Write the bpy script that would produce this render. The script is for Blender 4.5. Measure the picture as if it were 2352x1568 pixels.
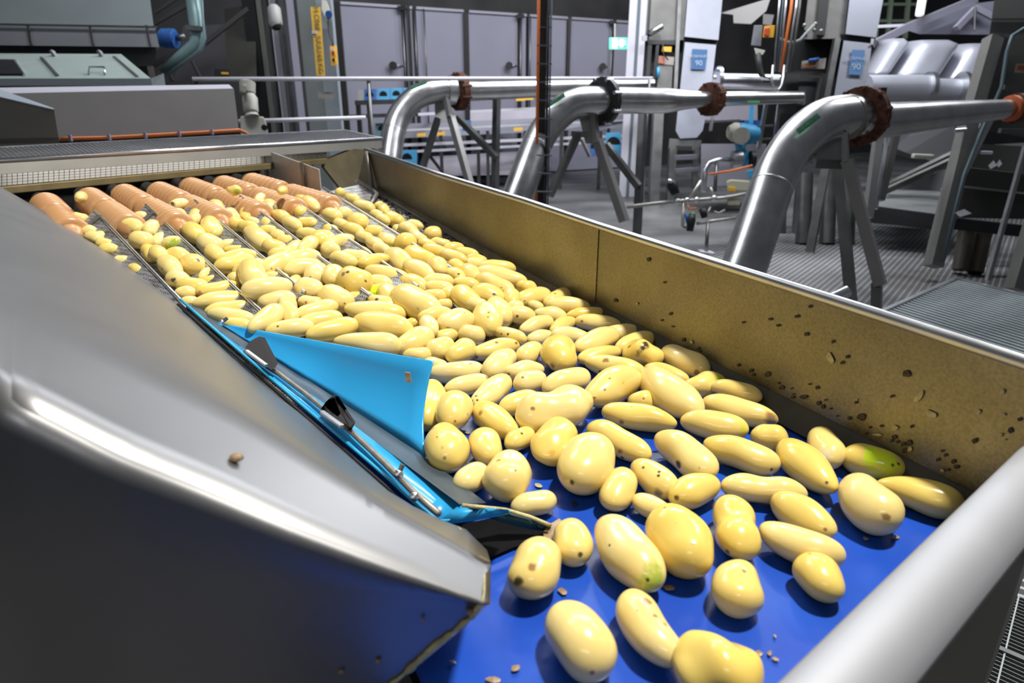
import bpy, bmesh, math, random
import numpy as np
from mathutils import Vector, Matrix, noise as mnoise

for o in list(bpy.data.objects):
    bpy.data.objects.remove(o)
SC = bpy.context.scene
COL = SC.collection
random.seed(7)

# ------------------------------------------------------------------ camera
FPX, CXP, CYP = 1500.0, 1176.0, 784.0
PITCH = math.radians(20.6)
CP, SP = math.cos(PITCH), math.sin(PITCH)
cam_data = bpy.data.cameras.new('camera')
cam = bpy.data.objects.new('camera', cam_data)
COL.objects.link(cam)
cam.location = (0, 0, 0)
cam.rotation_euler = (math.pi / 2 - PITCH, 0, 0)
cam_data.sensor_width = 36.0
cam_data.lens = FPX / 2352.0 * 36.0
cam_data.clip_start = 0.02
cam_data.clip_end = 100
cam_data.dof.use_dof = True
cam_data.dof.focus_distance = 1.02
cam_data.dof.aperture_fstop = 6.3
SC.camera = cam

# ------------------------------------------------------------------ world, lamps, exposure
world = bpy.data.worlds.new('hall_light')
SC.world = world
world.use_nodes = True
world.node_tree.nodes['Background'].inputs[0].default_value = (0.80, 0.87, 1.0, 1)
world.node_tree.nodes['Background'].inputs[1].default_value = 0.085
SC.view_settings.view_transform = 'Standard'
SC.view_settings.look = 'None'
SC.view_settings.gamma = 1.0
SC.view_settings.exposure = -0.08
SC.view_settings.use_curve_mapping = False


def lamp(name, loc, target, size, power, color=(1, 1, 1), size_y=None):
    d = bpy.data.lights.new(name, 'AREA')
    d.energy = power
    d.color = color
    d.size = size
    if size_y:
        d.shape = 'RECTANGLE'
        d.size_y = size_y
    o = bpy.data.objects.new(name, d)
    COL.objects.link(o)
    o.location = loc
    v = Vector(target) - Vector(loc)
    o.rotation_euler = v.to_track_quat('-Z', 'Y').to_euler()
    return o


sd = bpy.data.lights.new('inspection_spot', 'SPOT')
sd.energy = 1250
sd.color = (1.0, 0.96, 0.88)
sd.spot_size = math.radians(56)
sd.spot_blend = 0.5
sd.shadow_soft_size = 0.16
so = bpy.data.objects.new('inspection_spot', sd)
COL.objects.link(so)
so.location = (1.2, 1.1, 3.7)
so.rotation_euler = (Vector((0.05, 0.95, -0.4)) - Vector(so.location)).to_track_quat('-Z', 'Y').to_euler()
lamp('guard_reflection_light', (-1.9, 3.4, 3.2), (-0.9, 1.2, -0.3), 1.9, 7, (0.92, 0.94, 1.0), 1.2)  # unseen light added so the folded guard sheet mirrors something bright
lamp('camera_side_fill', (-0.6, -2.4, 2.6), (-0.2, 1.2, -0.2), 1.8, 20, (0.96, 0.97, 1.0), 0.3)  # fill light added behind the camera for the faces turned towards it
for (lx, ly, lz, p) in ((-1.8, 4.2, 3.0, 55), (1.5, 5.4, 3.2, 80), (4.2, 5.0, 3.2, 85), (3.6, 8.2, 3.3, 130), (-0.6, 6.4, 3.2, 95), (1.4, 7.2, 3.2, 100)):
    lamp('hall_lamp', (lx, ly, lz), (lx, ly, 0), 1.6, p, (0.92, 0.95, 1.0), 0.3)

# ------------------------------------------------------------------ rays: a pixel of the photograph to a place in the hall
def ray(x, y):
    u = (x - CXP) / FPX
    v = (CYP - y) / FPX
    return Vector((u, CP + v * SP, -SP + v * CP))


def PT(x, y, t):
    return ray(x, y) * t


def PZ(x, y, z):
    r = ray(x, y)
    return r * (z / r.z)


def project(p):
    t = p[1] * CP - p[2] * SP
    return (CXP + FPX * p[0] / t, CYP - FPX * (p[1] * SP + p[2] * CP) / t, t)


BELT_Z = -0.42
EAZ = Vector((-0.643, 0.766, 0.0))       # the way up the chute
XAZ = Vector((0.766, 0.643, 0.0))        # across it, away from the camera
KSL = 0.16
S0 = PZ(1365, 729, BELT_Z).dot(EAZ)


def surf_z(p, h=0.0):
    s = p[0] * EAZ.x + p[1] * EAZ.y
    return BELT_Z + h + KSL * max(0.0, s - S0)


def PC(x, y, h=0.0):
    """where the pixel meets the belt or the chute (raised by h)"""
    r = ray(x, y)
    a = (BELT_Z + h) / r.z
    if (r * a).dot(EAZ) <= S0:
        return r * a
    t = (BELT_Z + h - KSL * S0) / (r.z - KSL * r.dot(EAZ))
    return r * t


# ------------------------------------------------------------------ materials
MATS = {}


def nodes_of(name):
    m = bpy.data.materials.new(name)
    m.use_nodes = True
    nt = m.node_tree
    b = nt.nodes['Principled BSDF']
    return m, nt, b


def mat(name, color, rough=0.5, metal=0.0, noise=0.0, scale=8.0, bump=0.0, spec=0.5, rough_var=0.0, stretch=None, emit=None, estr=0, coat=0.0):
    if name in MATS:
        return MATS[name]
    m, nt, b = nodes_of(name)
    b.inputs['Base Color'].default_value = (*color, 1)
    b.inputs['Roughness'].default_value = rough
    b.inputs['Metallic'].default_value = metal
    b.inputs['Specular IOR Level'].default_value = spec
    if coat:
        b.inputs['Coat Weight'].default_value = coat
        b.inputs['Coat Roughness'].default_value = 0.1
    if emit:
        b.inputs['Emission Color'].default_value = (*emit, 1)
        b.inputs['Emission Strength'].default_value = estr
    if noise or bump or rough_var:
        tc = nt.nodes.new('ShaderNodeTexCoord')
        mp = nt.nodes.new('ShaderNodeMapping')
        if stretch:
            mp.inputs['Scale'].default_value = stretch
        nt.links.new(tc.outputs['Object'], mp.inputs['Vector'])
        n = nt.nodes.new('ShaderNodeTexNoise')
        n.inputs['Scale'].default_value = scale
        n.inputs['Detail'].default_value = 5
        nt.links.new(mp.outputs['Vector'], n.inputs['Vector'])
        if noise:
            r = nt.nodes.new('ShaderNodeValToRGB')
            r.color_ramp.elements[0].position = 0.3
            r.color_ramp.elements[1].position = 0.7
            r.color_ramp.elements[0].color = (*[max(0, c * (1 - noise)) for c in color], 1)
            r.color_ramp.elements[1].color = (*[min(1, c * (1 + noise)) for c in color], 1)
            nt.links.new(n.outputs['Fac'], r.inputs['Fac'])
            nt.links.new(r.outputs['Color'], b.inputs['Base Color'])
        if rough_var:
            mr = nt.nodes.new('ShaderNodeMapRange')
            mr.inputs['To Min'].default_value = max(0.02, rough - rough_var)
            mr.inputs['To Max'].default_value = min(1, rough + rough_var)
            nt.links.new(n.outputs['Fac'], mr.inputs['Value'])
            nt.links.new(mr.outputs['Result'], b.inputs['Roughness'])
        if bump:
            bn = nt.nodes.new('ShaderNodeBump')
            bn.inputs['Strength'].default_value = bump
            bn.inputs['Distance'].default_value = 0.004
            nt.links.new(n.outputs['Fac'], bn.inputs['Height'])
            nt.links.new(bn.outputs['Normal'], b.inputs['Normal'])
    MATS[name] = m
    return m


STEEL = mat('brushed_steel', (0.50, 0.51, 0.52), 0.34, 1.0, 0.10, 14, 0.05, rough_var=0.06)
PANEL = mat('guard_sheet_steel', (0.25, 0.25, 0.255), 0.40, 0.85, 0.05, 5, 0.0, rough_var=0.04)
STEELD = mat('dark_steel', (0.22, 0.22, 0.215), 0.42, 1.0, 0.12, 9, 0.05, rough_var=0.07)
STEELB = mat('bright_steel', (0.72, 0.73, 0.76), 0.30, 1.0, 0.06, 12, 0.03, rough_var=0.06)
PIPE = mat('pipe_steel', (0.55, 0.55, 0.55), 0.31, 1.0, 0.12, 10, 0.03, rough_var=0.07)
DULL = mat('dull_grey_steel', (0.17, 0.165, 0.155), 0.5, 0.6, 0.15, 6, 0.05)
LIGHTG = mat('light_grey_sheet', (0.36, 0.37, 0.43), 0.42, 0.35, 0.05, 5)
BLACK = mat('black_paint', (0.012, 0.012, 0.013), 0.5, 0.0, 0.2, 6)
RUBBER = mat('black_rubber', (0.02, 0.02, 0.022), 0.55)
RUST = mat('rusty_iron', (0.10, 0.035, 0.018), 0.75, 0.2, 0.55, 40, 0.5)
CREAM = mat('cream_paint', (0.50, 0.49, 0.42), 0.5, 0, 0.1, 12)
WHITE = mat('white_paint', (0.78, 0.76, 0.82), 0.45, 0, 0.05, 12)
MINT = mat('pale_mint_sheet', (0.42, 0.50, 0.46), 0.45, 0.2, 0.06, 6)
TEAL = mat('teal_paint', (0.17, 0.27, 0.27), 0.4, 0.2, 0.1, 9)
ORANGE = mat('orange_cable_sheath', (0.85, 0.21, 0.04), 0.5)
BLUEP = mat('blue_paint', (0.05, 0.33, 0.60), 0.45, 0, 0.08, 8)
BLUED = mat('deep_blue_paint', (0.02, 0.10, 0.36), 0.45)
YELLOW = mat('yellow_plastic', (0.78, 0.42, 0.02), 0.45, 0, 0.05, 8)
RED = mat('red_plastic', (0.5, 0.04, 0.02), 0.4)
SIGNB = mat('sign_blue', (0.035, 0.12, 0.28), 0.5)
SIGNB2 = mat('sign_blue_faded', (0.08, 0.20, 0.40), 0.5)
LETTER = mat('pale_lettering', (0.42, 0.50, 0.66), 0.6)
INK = mat('dark_lettering', (0.06, 0.04, 0.01), 0.6)
GREENL = mat('green_label', (0.06, 0.34, 0.15), 0.5)
GREENT = mat('pale_green_lettering', (0.28, 0.55, 0.42), 0.5)
PEEL = mat('brown_peel', (0.035, 0.02, 0.012), 0.55, 0, 0.5, 120, 0.4)
PEELP = mat('pale_peel', (0.42, 0.36, 0.18), 0.35, 0, 0.3, 90, 0.2)
PEELT = mat('tan_peel', (0.30, 0.20, 0.11), 0.4, 0, 0.4, 90, 0.3)
SCUM = mat('yellow_starch_scum', (0.50, 0.44, 0.20), 0.6, 0, 0.35, 70, 0.8)
FLAP = mat('sky_blue_plastic', (0.030, 0.34, 0.68), 0.20, 0, 0.05, 5, 0.0, coat=0.2)
TARP = mat('dark_teal_rubber', (0.012, 0.06, 0.075), 0.4)


def make_wall_mat():
    m, nt, b = nodes_of('stained_trough_steel')
    b.inputs['Metallic'].default_value = 0.85
    b.inputs['Roughness'].default_value = 0.42
    tc = nt.nodes.new('ShaderNodeTexCoord')
    n = nt.nodes.new('ShaderNodeTexNoise'); n.inputs['Scale'].default_value = 5; n.inputs['Detail'].default_value = 6
    nt.links.new(tc.outputs['Object'], n.inputs['Vector'])
    r = nt.nodes.new('ShaderNodeValToRGB')
    r.color_ramp.elements[0].position = 0.3; r.color_ramp.elements[0].color = (0.185, 0.16, 0.098, 1)
    r.color_ramp.elements[1].position = 0.72; r.color_ramp.elements[1].color = (0.285, 0.262, 0.185, 1)
    nt.links.new(n.outputs['Fac'], r.inputs['Fac'])
    n2 = nt.nodes.new('ShaderNodeTexNoise'); n2.inputs['Scale'].default_value = 260; n2.inputs['Detail'].default_value = 3
    nt.links.new(tc.outputs['Object'], n2.inputs['Vector'])
    r2 = nt.nodes.new('ShaderNodeValToRGB')
    r2.color_ramp.elements[0].position = 0.3; r2.color_ramp.elements[0].color = (0.75, 0.75, 0.75, 1)
    r2.color_ramp.elements[1].position = 0.65; r2.color_ramp.elements[1].color = (1, 1, 1, 1)
    nt.links.new(n2.outputs['Fac'], r2.inputs['Fac'])
    mx = nt.nodes.new('ShaderNodeMix'); mx.data_type = 'RGBA'; mx.blend_type = 'MULTIPLY'; mx.inputs[0].default_value = 1
    nt.links.new(r.outputs['Color'], mx.inputs[6]); nt.links.new(r2.outputs['Color'], mx.inputs[7])
    nt.links.new(mx.outputs[2], b.inputs['Base Color'])
    bn = nt.nodes.new('ShaderNodeBump'); bn.inputs['Strength'].default_value = 0.12; bn.inputs['Distance'].default_value = 0.002
    nt.links.new(n2.outputs['Fac'], bn.inputs['Height']); nt.links.new(bn.outputs['Normal'], b.inputs['Normal'])
    return m


WALLM = make_wall_mat()


def make_belt_mat():
    m, nt, b = nodes_of('blue_belt')
    b.inputs['Roughness'].default_value = 0.30
    tc = nt.nodes.new('ShaderNodeTexCoord')
    n = nt.nodes.new('ShaderNodeTexNoise'); n.inputs['Scale'].default_value = 9; n.inputs['Detail'].default_value = 6
    nt.links.new(tc.outputs['Object'], n.inputs['Vector'])
    r = nt.nodes.new('ShaderNodeValToRGB')
    r.color_ramp.elements[0].position = 0.35; r.color_ramp.elements[0].color = (0.007, 0.055, 0.40, 1)
    r.color_ramp.elements[1].position = 0.75; r.color_ramp.elements[1].color = (0.014, 0.085, 0.47, 1)
    nt.links.new(n.outputs['Fac'], r.inputs['Fac'])
    # faint pale smears of starch
    n2 = nt.nodes.new('ShaderNodeTexNoise'); n2.inputs['Scale'].default_value = 38; n2.inputs['Detail'].default_value = 8
    nt.links.new(tc.outputs['Object'], n2.inputs['Vector'])
    r2 = nt.nodes.new('ShaderNodeValToRGB')
    r2.color_ramp.elements[0].position = 0.66; r2.color_ramp.elements[0].color = (0, 0, 0, 1)
    r2.color_ramp.elements[1].position = 0.80; r2.color_ramp.elements[1].color = (0.45, 0.45, 0.45, 1)
    nt.links.new(n2.outputs['Fac'], r2.inputs['Fac'])
    mx = nt.nodes.new('ShaderNodeMix'); mx.data_type = 'RGBA'
    nt.links.new(r2.outputs['Color'], mx.inputs[0]); nt.links.new(r.outputs['Color'], mx.inputs[6])
    mx.inputs[7].default_value = (0.12, 0.25, 0.55, 1)
    nt.links.new(mx.outputs[2], b.inputs['Base Color'])
    return m


BELTM = make_belt_mat()


def make_perf_mat():
    """steel punched with small holes"""
    m, nt, b = nodes_of('perforated_steel')
    b.inputs['Roughness'].default_value = 0.4
    tc = nt.nodes.new('ShaderNodeTexCoord')
    v = nt.nodes.new('ShaderNodeTexVoronoi'); v.inputs['Scale'].default_value = 210; v.inputs['Randomness'].default_value = 0.25
    nt.links.new(tc.outputs['Object'], v.inputs['Vector'])
    r = nt.nodes.new('ShaderNodeValToRGB')
    r.color_ramp.elements[0].position = 0.30; r.color_ramp.elements[0].color = (0.06, 0.055, 0.05, 1)
    r.color_ramp.elements[1].position = 0.42; r.color_ramp.elements[1].color = (0.46, 0.46, 0.47, 1)
    nt.links.new(v.outputs['Distance'], r.inputs['Fac'])
    n = nt.nodes.new('ShaderNodeTexNoise'); n.inputs['Scale'].default_value = 28; n.inputs['Detail'].default_value = 6
    nt.links.new(tc.outputs['Object'], n.inputs['Vector'])
    r2 = nt.nodes.new('ShaderNodeValToRGB')
    r2.color_ramp.elements[0].position = 0.36; r2.color_ramp.elements[0].color = (0.35, 0.30, 0.25, 1)
    r2.color_ramp.elements[1].position = 0.52; r2.color_ramp.elements[1].color = (1, 1, 1, 1)
    nt.links.new(n.outputs['Fac'], r2.inputs['Fac'])
    mx = nt.nodes.new('ShaderNodeMix'); mx.data_type = 'RGBA'; mx.blend_type = 'MULTIPLY'; mx.inputs[0].default_value = 0.75
    nt.links.new(r.outputs['Color'], mx.inputs[6]); nt.links.new(r2.outputs['Color'], mx.inputs[7])
    nt.links.new(mx.outputs[2], b.inputs['Base Color'])
    b.inputs['Metallic'].default_value = 0.6
    return m


PERF = make_perf_mat()


def make_grate_mat(name, sx, sy, dark, light, thr=0.30):
    m, nt, b = nodes_of(name)
    b.inputs['Roughness'].default_value = 0.45
    b.inputs['Metallic'].default_value = 0.5
    tc = nt.nodes.new('ShaderNodeTexCoord')
    mp = nt.nodes.new('ShaderNodeMapping'); mp.inputs['Rotation'].default_value = (0, 0, math.radians(38))
    nt.links.new(tc.outputs['Object'], mp.inputs['Vector'])
    sep = nt.nodes.new('ShaderNodeSeparateXYZ'); nt.links.new(mp.outputs['Vector'], sep.inputs['Vector'])
    res = []
    for ax, per in (('X', sx), ('Y', sy)):
        mu = nt.nodes.new('ShaderNodeMath'); mu.operation = 'MULTIPLY'; mu.inputs[1].default_value = 1.0 / per
        nt.links.new(sep.outputs[ax], mu.inputs[0])
        fr = nt.nodes.new('ShaderNodeMath'); fr.operation = 'FRACT'; nt.links.new(mu.outputs[0], fr.inputs[0])
        lt = nt.nodes.new('ShaderNodeMath'); lt.operation = 'LESS_THAN'; lt.inputs[1].default_value = thr
        nt.links.new(fr.outputs[0], lt.inputs[0]); res.append(lt)
    mxx = nt.nodes.new('ShaderNodeMath'); mxx.operation = 'MAXIMUM'
    nt.links.new(res[0].outputs[0], mxx.inputs[0]); nt.links.new(res[1].outputs[0], mxx.inputs[1])
    n = nt.nodes.new('ShaderNodeTexNoise'); n.inputs['Scale'].default_value = 1.6; n.inputs['Detail'].default_value = 5
    nt.links.new(tc.outputs['Object'], n.inputs['Vector'])
    rr = nt.nodes.new('ShaderNodeValToRGB')
    rr.color_ramp.elements[0].position = 0.35; rr.color_ramp.elements[0].color = (0.35, 0.33, 0.30, 1)
    rr.color_ramp.elements[1].position = 0.65; rr.color_ramp.elements[1].color = (1, 1, 1, 1)
    nt.links.new(n.outputs['Fac'], rr.inputs['Fac'])
    mx = nt.nodes.new('ShaderNodeMix'); mx.data_type = 'RGBA'
    nt.links.new(mxx.outputs[0], mx.inputs[0])
    mx.inputs[6].default_value = (*dark, 1); mx.inputs[7].default_value = (*light, 1)
    m2 = nt.nodes.new('ShaderNodeMix'); m2.data_type = 'RGBA'; m2.blend_type = 'MULTIPLY'; m2.inputs[0].default_value = 0.8
    nt.links.new(mx.outputs[2], m2.inputs[6]); nt.links.new(rr.outputs['Color'], m2.inputs[7])
    nt.links.new(m2.outputs[2], b.inputs['Base Color'])
    return m


FLOORM = make_grate_mat('walkway_grating', 0.034, 0.034, (0.06, 0.06, 0.062), (0.42, 0.42, 0.43))


def make_roller_mat():
    m, nt, b = nodes_of('wet_orange_rubber')
    b.inputs['Roughness'].default_value = 0.28
    tc = nt.nodes.new('ShaderNodeTexCoord')
    n = nt.nodes.new('ShaderNodeTexNoise'); n.inputs['Scale'].default_value = 10; n.inputs['Detail'].default_value = 4
    nt.links.new(tc.outputs['Object'], n.inputs['Vector'])
    r = nt.nodes.new('ShaderNodeValToRGB')
    r.color_ramp.elements[0].position = 0.3; r.color_ramp.elements[0].color = (0.46, 0.215, 0.075, 1)
    r.color_ramp.elements[1].position = 0.75; r.color_ramp.elements[1].color = (0.56, 0.34, 0.17, 1)
    nt.links.new(n.outputs['Fac'], r.inputs['Fac']); nt.links.new(r.outputs['Color'], b.inputs['Base Color'])
    return m


ROLLM = make_roller_mat()


def make_potato_mat():
    m, nt, b = nodes_of('peeled_potato_flesh')
    L = nt.links.new
    N = nt.nodes.new
    b.inputs['Roughness'].default_value = 0.20
    b.inputs['Specular IOR Level'].default_value = 0.55
    b.inputs['Subsurface Weight'].default_value = 0.22
    b.inputs['Subsurface Radius'].default_value = (0.012, 0.008, 0.003)
    b.inputs['Subsurface Scale'].default_value = 1.0
    tc = N('ShaderNodeTexCoord')
    oi = N('ShaderNodeObjectInfo')
    off = N('ShaderNodeMath'); off.operation = 'MULTIPLY'; off.inputs[1].default_value = 37.0
    L(oi.outputs['Random'], off.inputs[0])
    add = N('ShaderNodeVectorMath'); add.operation = 'ADD'
    L(tc.outputs['Object'], add.inputs[0]); L(off.outputs[0], add.inputs[1])
    n = N('ShaderNodeTexNoise'); n.inputs['Scale'].default_value = 16; n.inputs['Detail'].default_value = 3
    L(add.outputs[0], n.inputs['Vector'])
    base = N('ShaderNodeValToRGB')
    base.color_ramp.elements[0].position = 0.0; base.color_ramp.elements[0].color = (0.80, 0.61, 0.16, 1)
    base.color_ramp.elements[1].position = 1.0; base.color_ramp.elements[1].color = (0.85, 0.70, 0.32, 1)
    L(oi.outputs['Random'], base.inputs['Fac'])
    mot = N('ShaderNodeValToRGB')
    mot.color_ramp.elements[0].position = 0.32; mot.color_ramp.elements[0].color = (0.97, 0.91, 0.72, 1)
    mot.color_ramp.elements[1].position = 0.68; mot.color_ramp.elements[1].color = (1, 1, 1, 1)
    L(n.outputs['Fac'], mot.inputs['Fac'])
    c0 = N('ShaderNodeMix'); c0.data_type = 'RGBA'; c0.blend_type = 'MULTIPLY'; c0.inputs[0].default_value = 1
    L(base.outputs['Color'], c0.inputs[6]); L(mot.outputs['Color'], c0.inputs[7])
    # small eyes left by the peeler
    v = N('ShaderNodeTexVoronoi'); v.inputs['Scale'].default_value = 34
    L(add.outputs[0], v.inputs['Vector'])
    eye = N('ShaderNodeMath'); eye.operation = 'LESS_THAN'; eye.inputs[1].default_value = 0.058
    L(v.outputs['Distance'], eye.inputs[0])
    cs = N('ShaderNodeSeparateColor'); L(v.outputs['Color'], cs.inputs[0])
    few = N('ShaderNodeMath'); few.operation = 'LESS_THAN'; few.inputs[1].default_value = 0.10
    L(cs.outputs[0], few.inputs[0])
    em = N('ShaderNodeMath'); em.operation = 'MULTIPLY'; L(eye.outputs[0], em.inputs[0]); L(few.outputs[0], em.inputs[1])
    em2 = N('ShaderNodeMath'); em2.operation = 'MULTIPLY'; em2.inputs[1].default_value = 0.8; L(em.outputs[0], em2.inputs[0])
    c1 = N('ShaderNodeMix'); c1.data_type = 'RGBA'
    L(em2.outputs[0], c1.inputs[0]); L(c0.outputs[2], c1.inputs[6]); c1.inputs[7].default_value = (0.10, 0.05, 0.02, 1)
    cur = c1
    # blemishes recorded on each potato: place (own axes), size, tint
    wob = N('ShaderNodeTexNoise'); wob.inputs['Scale'].default_value = 95; wob.inputs['Detail'].default_value = 4
    L(add.outputs[0], wob.inputs['Vector'])
    for k in range(4):
        ap = N('ShaderNodeAttribute'); ap.attribute_type = 'OBJECT'; ap.attribute_name = 'spot_place_%d' % k
        asz = N('ShaderNodeAttribute'); asz.attribute_type = 'OBJECT'; asz.attribute_name = 'spot_size_%d' % k
        ac = N('ShaderNodeAttribute'); ac.attribute_type = 'OBJECT'; ac.attribute_name = 'spot_tint_%d' % k
        ds = N('ShaderNodeVectorMath'); ds.operation = 'DISTANCE'
        L(tc.outputs['Object'], ds.inputs[0]); L(ap.outputs['Vector'], ds.inputs[1])
        dv = N('ShaderNodeMath'); dv.operation = 'DIVIDE'; L(ds.outputs['Value'], dv.inputs[0]); L(asz.outputs['Fac'], dv.inputs[1])
        wa = N('ShaderNodeMath'); wa.operation = 'MULTIPLY_ADD'; wa.inputs[1].default_value = 1.9; wa.inputs[2].default_value = -0.95
        L(wob.outputs['Fac'], wa.inputs[0])
        sm = N('ShaderNodeMath'); sm.operation = 'ADD'; L(dv.outputs[0], sm.inputs[0]); L(wa.outputs[0], sm.inputs[1])
        mr = N('ShaderNodeMapRange'); mr.inputs['From Min'].default_value = 0.45; mr.inputs['From Max'].default_value = 1.05
        mr.inputs['To Min'].default_value = 0.92; mr.inputs['To Max'].default_value = 0.0
        L(sm.outputs[0], mr.inputs['Value'])
        has = N('ShaderNodeMath'); has.operation = 'GREATER_THAN'; has.inputs[1].default_value = 0.0001
        L(asz.outputs['Fac'], has.inputs[0])
        f = N('ShaderNodeMath'); f.operation = 'MULTIPLY'; L(mr.outputs['Result'], f.inputs[0]); L(has.outputs[0], f.inputs[1])
        cn = N('ShaderNodeMix'); cn.data_type = 'RGBA'
        L(f.outputs[0], cn.inputs[0]); L(cur.outputs[2], cn.inputs[6]); L(ac.outputs['Color'], cn.inputs[7])
        cur = cn
    L(cur.outputs[2], b.inputs['Base Color'])
    bn = N('ShaderNodeBump'); bn.inputs['Strength'].default_value = 0.10; bn.inputs['Distance'].default_value = 0.003
    n3 = N('ShaderNodeTexNoise'); n3.inputs['Scale'].default_value = 70; n3.inputs['Detail'].default_value = 2
    L(add.outputs[0], n3.inputs['Vector']); L(n3.outputs['Fac'], bn.inputs['Height'])
    L(bn.outputs['Normal'], b.inputs['Normal'])
    return m


POTM = make_potato_mat()

# ------------------------------------------------------------------ building helpers
def tag(o, label=None, cat=None, group=None, kind=None):
    if label: o['label'] = label
    if cat: o['category'] = cat
    if group: o['group'] = group
    if kind: o['kind'] = kind
    return o


def thing(name, label, cat, loc=(0, 0, 0), group=None):
    o = bpy.data.objects.new(name, None)
    o.empty_display_size = 0.05
    COL.objects.link(o)
    o.location = loc
    return tag(o, label, cat, group)


def root_loc(p):
    while p.parent is not None:
        p = p.parent
    return Vector(p.location)


class MB:
    def __init__(self):
        self.v = []
        self.f = []

    def add(self, vs, fs):
        b = len(self.v)
        self.v += [Vector(x) for x in vs]
        self.f += [tuple(b + i for i in f) for f in fs]
        return self

    def box(self, c, s, X=None, Y=None, Z=None):
        X = Vector(X or (1, 0, 0)); Y = Vector(Y or (0, 1, 0)); Z = Vector(Z or (0, 0, 1))
        c = Vector(c)
        vs = [c + X * (s[0] / 2 * i) + Y * (s[1] / 2 * j) + Z * (s[2] / 2 * k) for k in (-1, 1) for j in (-1, 1) for i in (-1, 1)]
        return self.add(vs, [(0, 2, 3, 1), (4, 5, 7, 6), (0, 1, 5, 4), (2, 6, 7, 3), (0, 4, 6, 2), (1, 3, 7, 5)])

    def bar(self, a, b, w, h, up=(0, 0, 1)):
        a = Vector(a); b = Vector(b)
        d = (b - a)
        l = d.length
        d.normalize()
        s = d.cross(Vector(up))
        if s.length < 1e-4:
            s = d.cross(Vector((1, 0, 0)))
        s.normalize()
        u = s.cross(d).normalized()
        return self.box((a + b) / 2, (l, w, h), d, s, u)

    def slab(self, pts, depth):
        """polygon pts extruded by vector depth"""
        pts = [Vector(p) for p in pts]
        depth = Vector(depth)
        n = len(pts)
        vs = pts + [p + depth for p in pts]
        fs = [tuple(range(n)), tuple(range(2 * n - 1, n - 1, -1))]
        for i in range(n):
            j = (i + 1) % n
            fs.append((i, i + n, j + n, j))
        return self.add(vs, fs)

    def tube(self, path, r, n=12, cap=True):
        path = [Vector(p) for p in path]
        rs = r if isinstance(r, (list, tuple)) else [r] * len(path)
        rings = []
        prev = None
        for i, p in enumerate(path):
            d = (path[min(i + 1, len(path) - 1)] - path[max(i - 1, 0)]).normalized()
            if prev is None:
                a = d.cross(Vector((0, 0, 1)))
                if a.length < 1e-3:
                    a = d.cross(Vector((1, 0, 0)))
            else:
                a = prev - d * prev.dot(d)
            a.normalize()
            prev = a
            b2 = d.cross(a)
            rings.append([p + a * (math.cos(2 * math.pi * k / n) * rs[i]) + b2 * (math.sin(2 * math.pi * k / n) * rs[i]) for k in range(n)])
        vs = [q for r_ in rings for q in r_]
        fs = []
        for i in range(len(rings) - 1):
            for k in range(n):
                k2 = (k + 1) % n
                fs.append((i * n + k, i * n + k2, (i + 1) * n + k2, (i + 1) * n + k))
        if cap:
            fs.append(tuple(range(n - 1, -1, -1)))
            fs.append(tuple((len(rings) - 1) * n + k for k in range(n)))
        return self.add(vs, fs)

    def cyl(self, a, b, r, n=20):
        return self.tube([a, b], r, n)

    def grid(self, rows, thick=0.0):
        """rows of points to a sheet; thickness as a vector or number along z"""
        h, w = len(rows), len(rows[0])
        vs = [Vector(p) for r_ in rows for p in r_]
        fs = [(i * w + j, i * w + j + 1, (i + 1) * w + j + 1, (i + 1) * w + j) for i in range(h - 1) for j in range(w - 1)]
        if thick:
            t = Vector(thick) if not isinstance(thick, (int, float)) else Vector((0, 0, -thick))
            m = len(vs)
            vs = vs + [p + t for p in vs]
            fs2 = [tuple(m + i for i in reversed(f)) for f in fs]
            per = [(0, j) for j in range(w)] + [(i, w - 1) for i in range(1, h)] + [(h - 1, j) for j in range(w - 2, -1, -1)] + [(i, 0) for i in range(h - 2, 0, -1)]
            ids = [i * w + j for i, j in per]
            for a, b in zip(ids, ids[1:] + ids[:1]):
                fs2.append((b, a, a + m, b + m))
            fs = fs + fs2
        return self.add(vs, fs)

    def ball(self, c, r, seg=14, rings=8, sc=(1, 1, 1)):
        c = Vector(c)
        vs = [c + Vector((0, 0, r * sc[2]))]
        for i in range(1, rings):
            a = math.pi * i / rings
            for k in range(seg):
                p = 2 * math.pi * k / seg
                vs.append(c + Vector((r * sc[0] * math.sin(a) * math.cos(p), r * sc[1] * math.sin(a) * math.sin(p), r * sc[2] * math.cos(a))))
        vs.append(c - Vector((0, 0, r * sc[2])))
        fs = [(0, 1 + k, 1 + (k + 1) % seg) for k in range(seg)]
        for i in range(rings - 2):
            for k in range(seg):
                a = 1 + i * seg + k; b = 1 + i * seg + (k + 1) % seg
                fs.append((a, a + seg, b + seg, b))
        last = len(vs) - 1
        o = 1 + (rings - 2) * seg
        fs += [(last, o + (k + 1) % seg, o + k) for k in range(seg)]
        return self.add(vs, fs)

    def build(self, name, m, parent=None, smooth=False, bevel=0.0, label=None, kind=None, auto=None):
        me = bpy.data.meshes.new(name)
        off = root_loc(parent) if parent is not None else Vector((0, 0, 0))
        me.from_pydata([tuple(p - off) for p in self.v], [], self.f)
        bm = bmesh.new(); bm.from_mesh(me)
        bmesh.ops.recalc_face_normals(bm, faces=bm.faces)
        if bevel:
            es = [e for e in bm.edges if len(e.link_faces) == 2 and e.calc_face_angle(0) > 0.5]
            bmesh.ops.bevel(bm, geom=es, offset=bevel, segments=2, affect='EDGES', profile=0.6)
        bm.to_mesh(me); bm.free()
        me.materials.append(m)
        if smooth or auto:
            me.polygons.foreach_set('use_smooth', [True] * len(me.polygons))
            if auto:
                me.set_sharp_from_angle(angle=math.radians(auto))
        o = bpy.data.objects.new(name, me)
        COL.objects.link(o)
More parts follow.
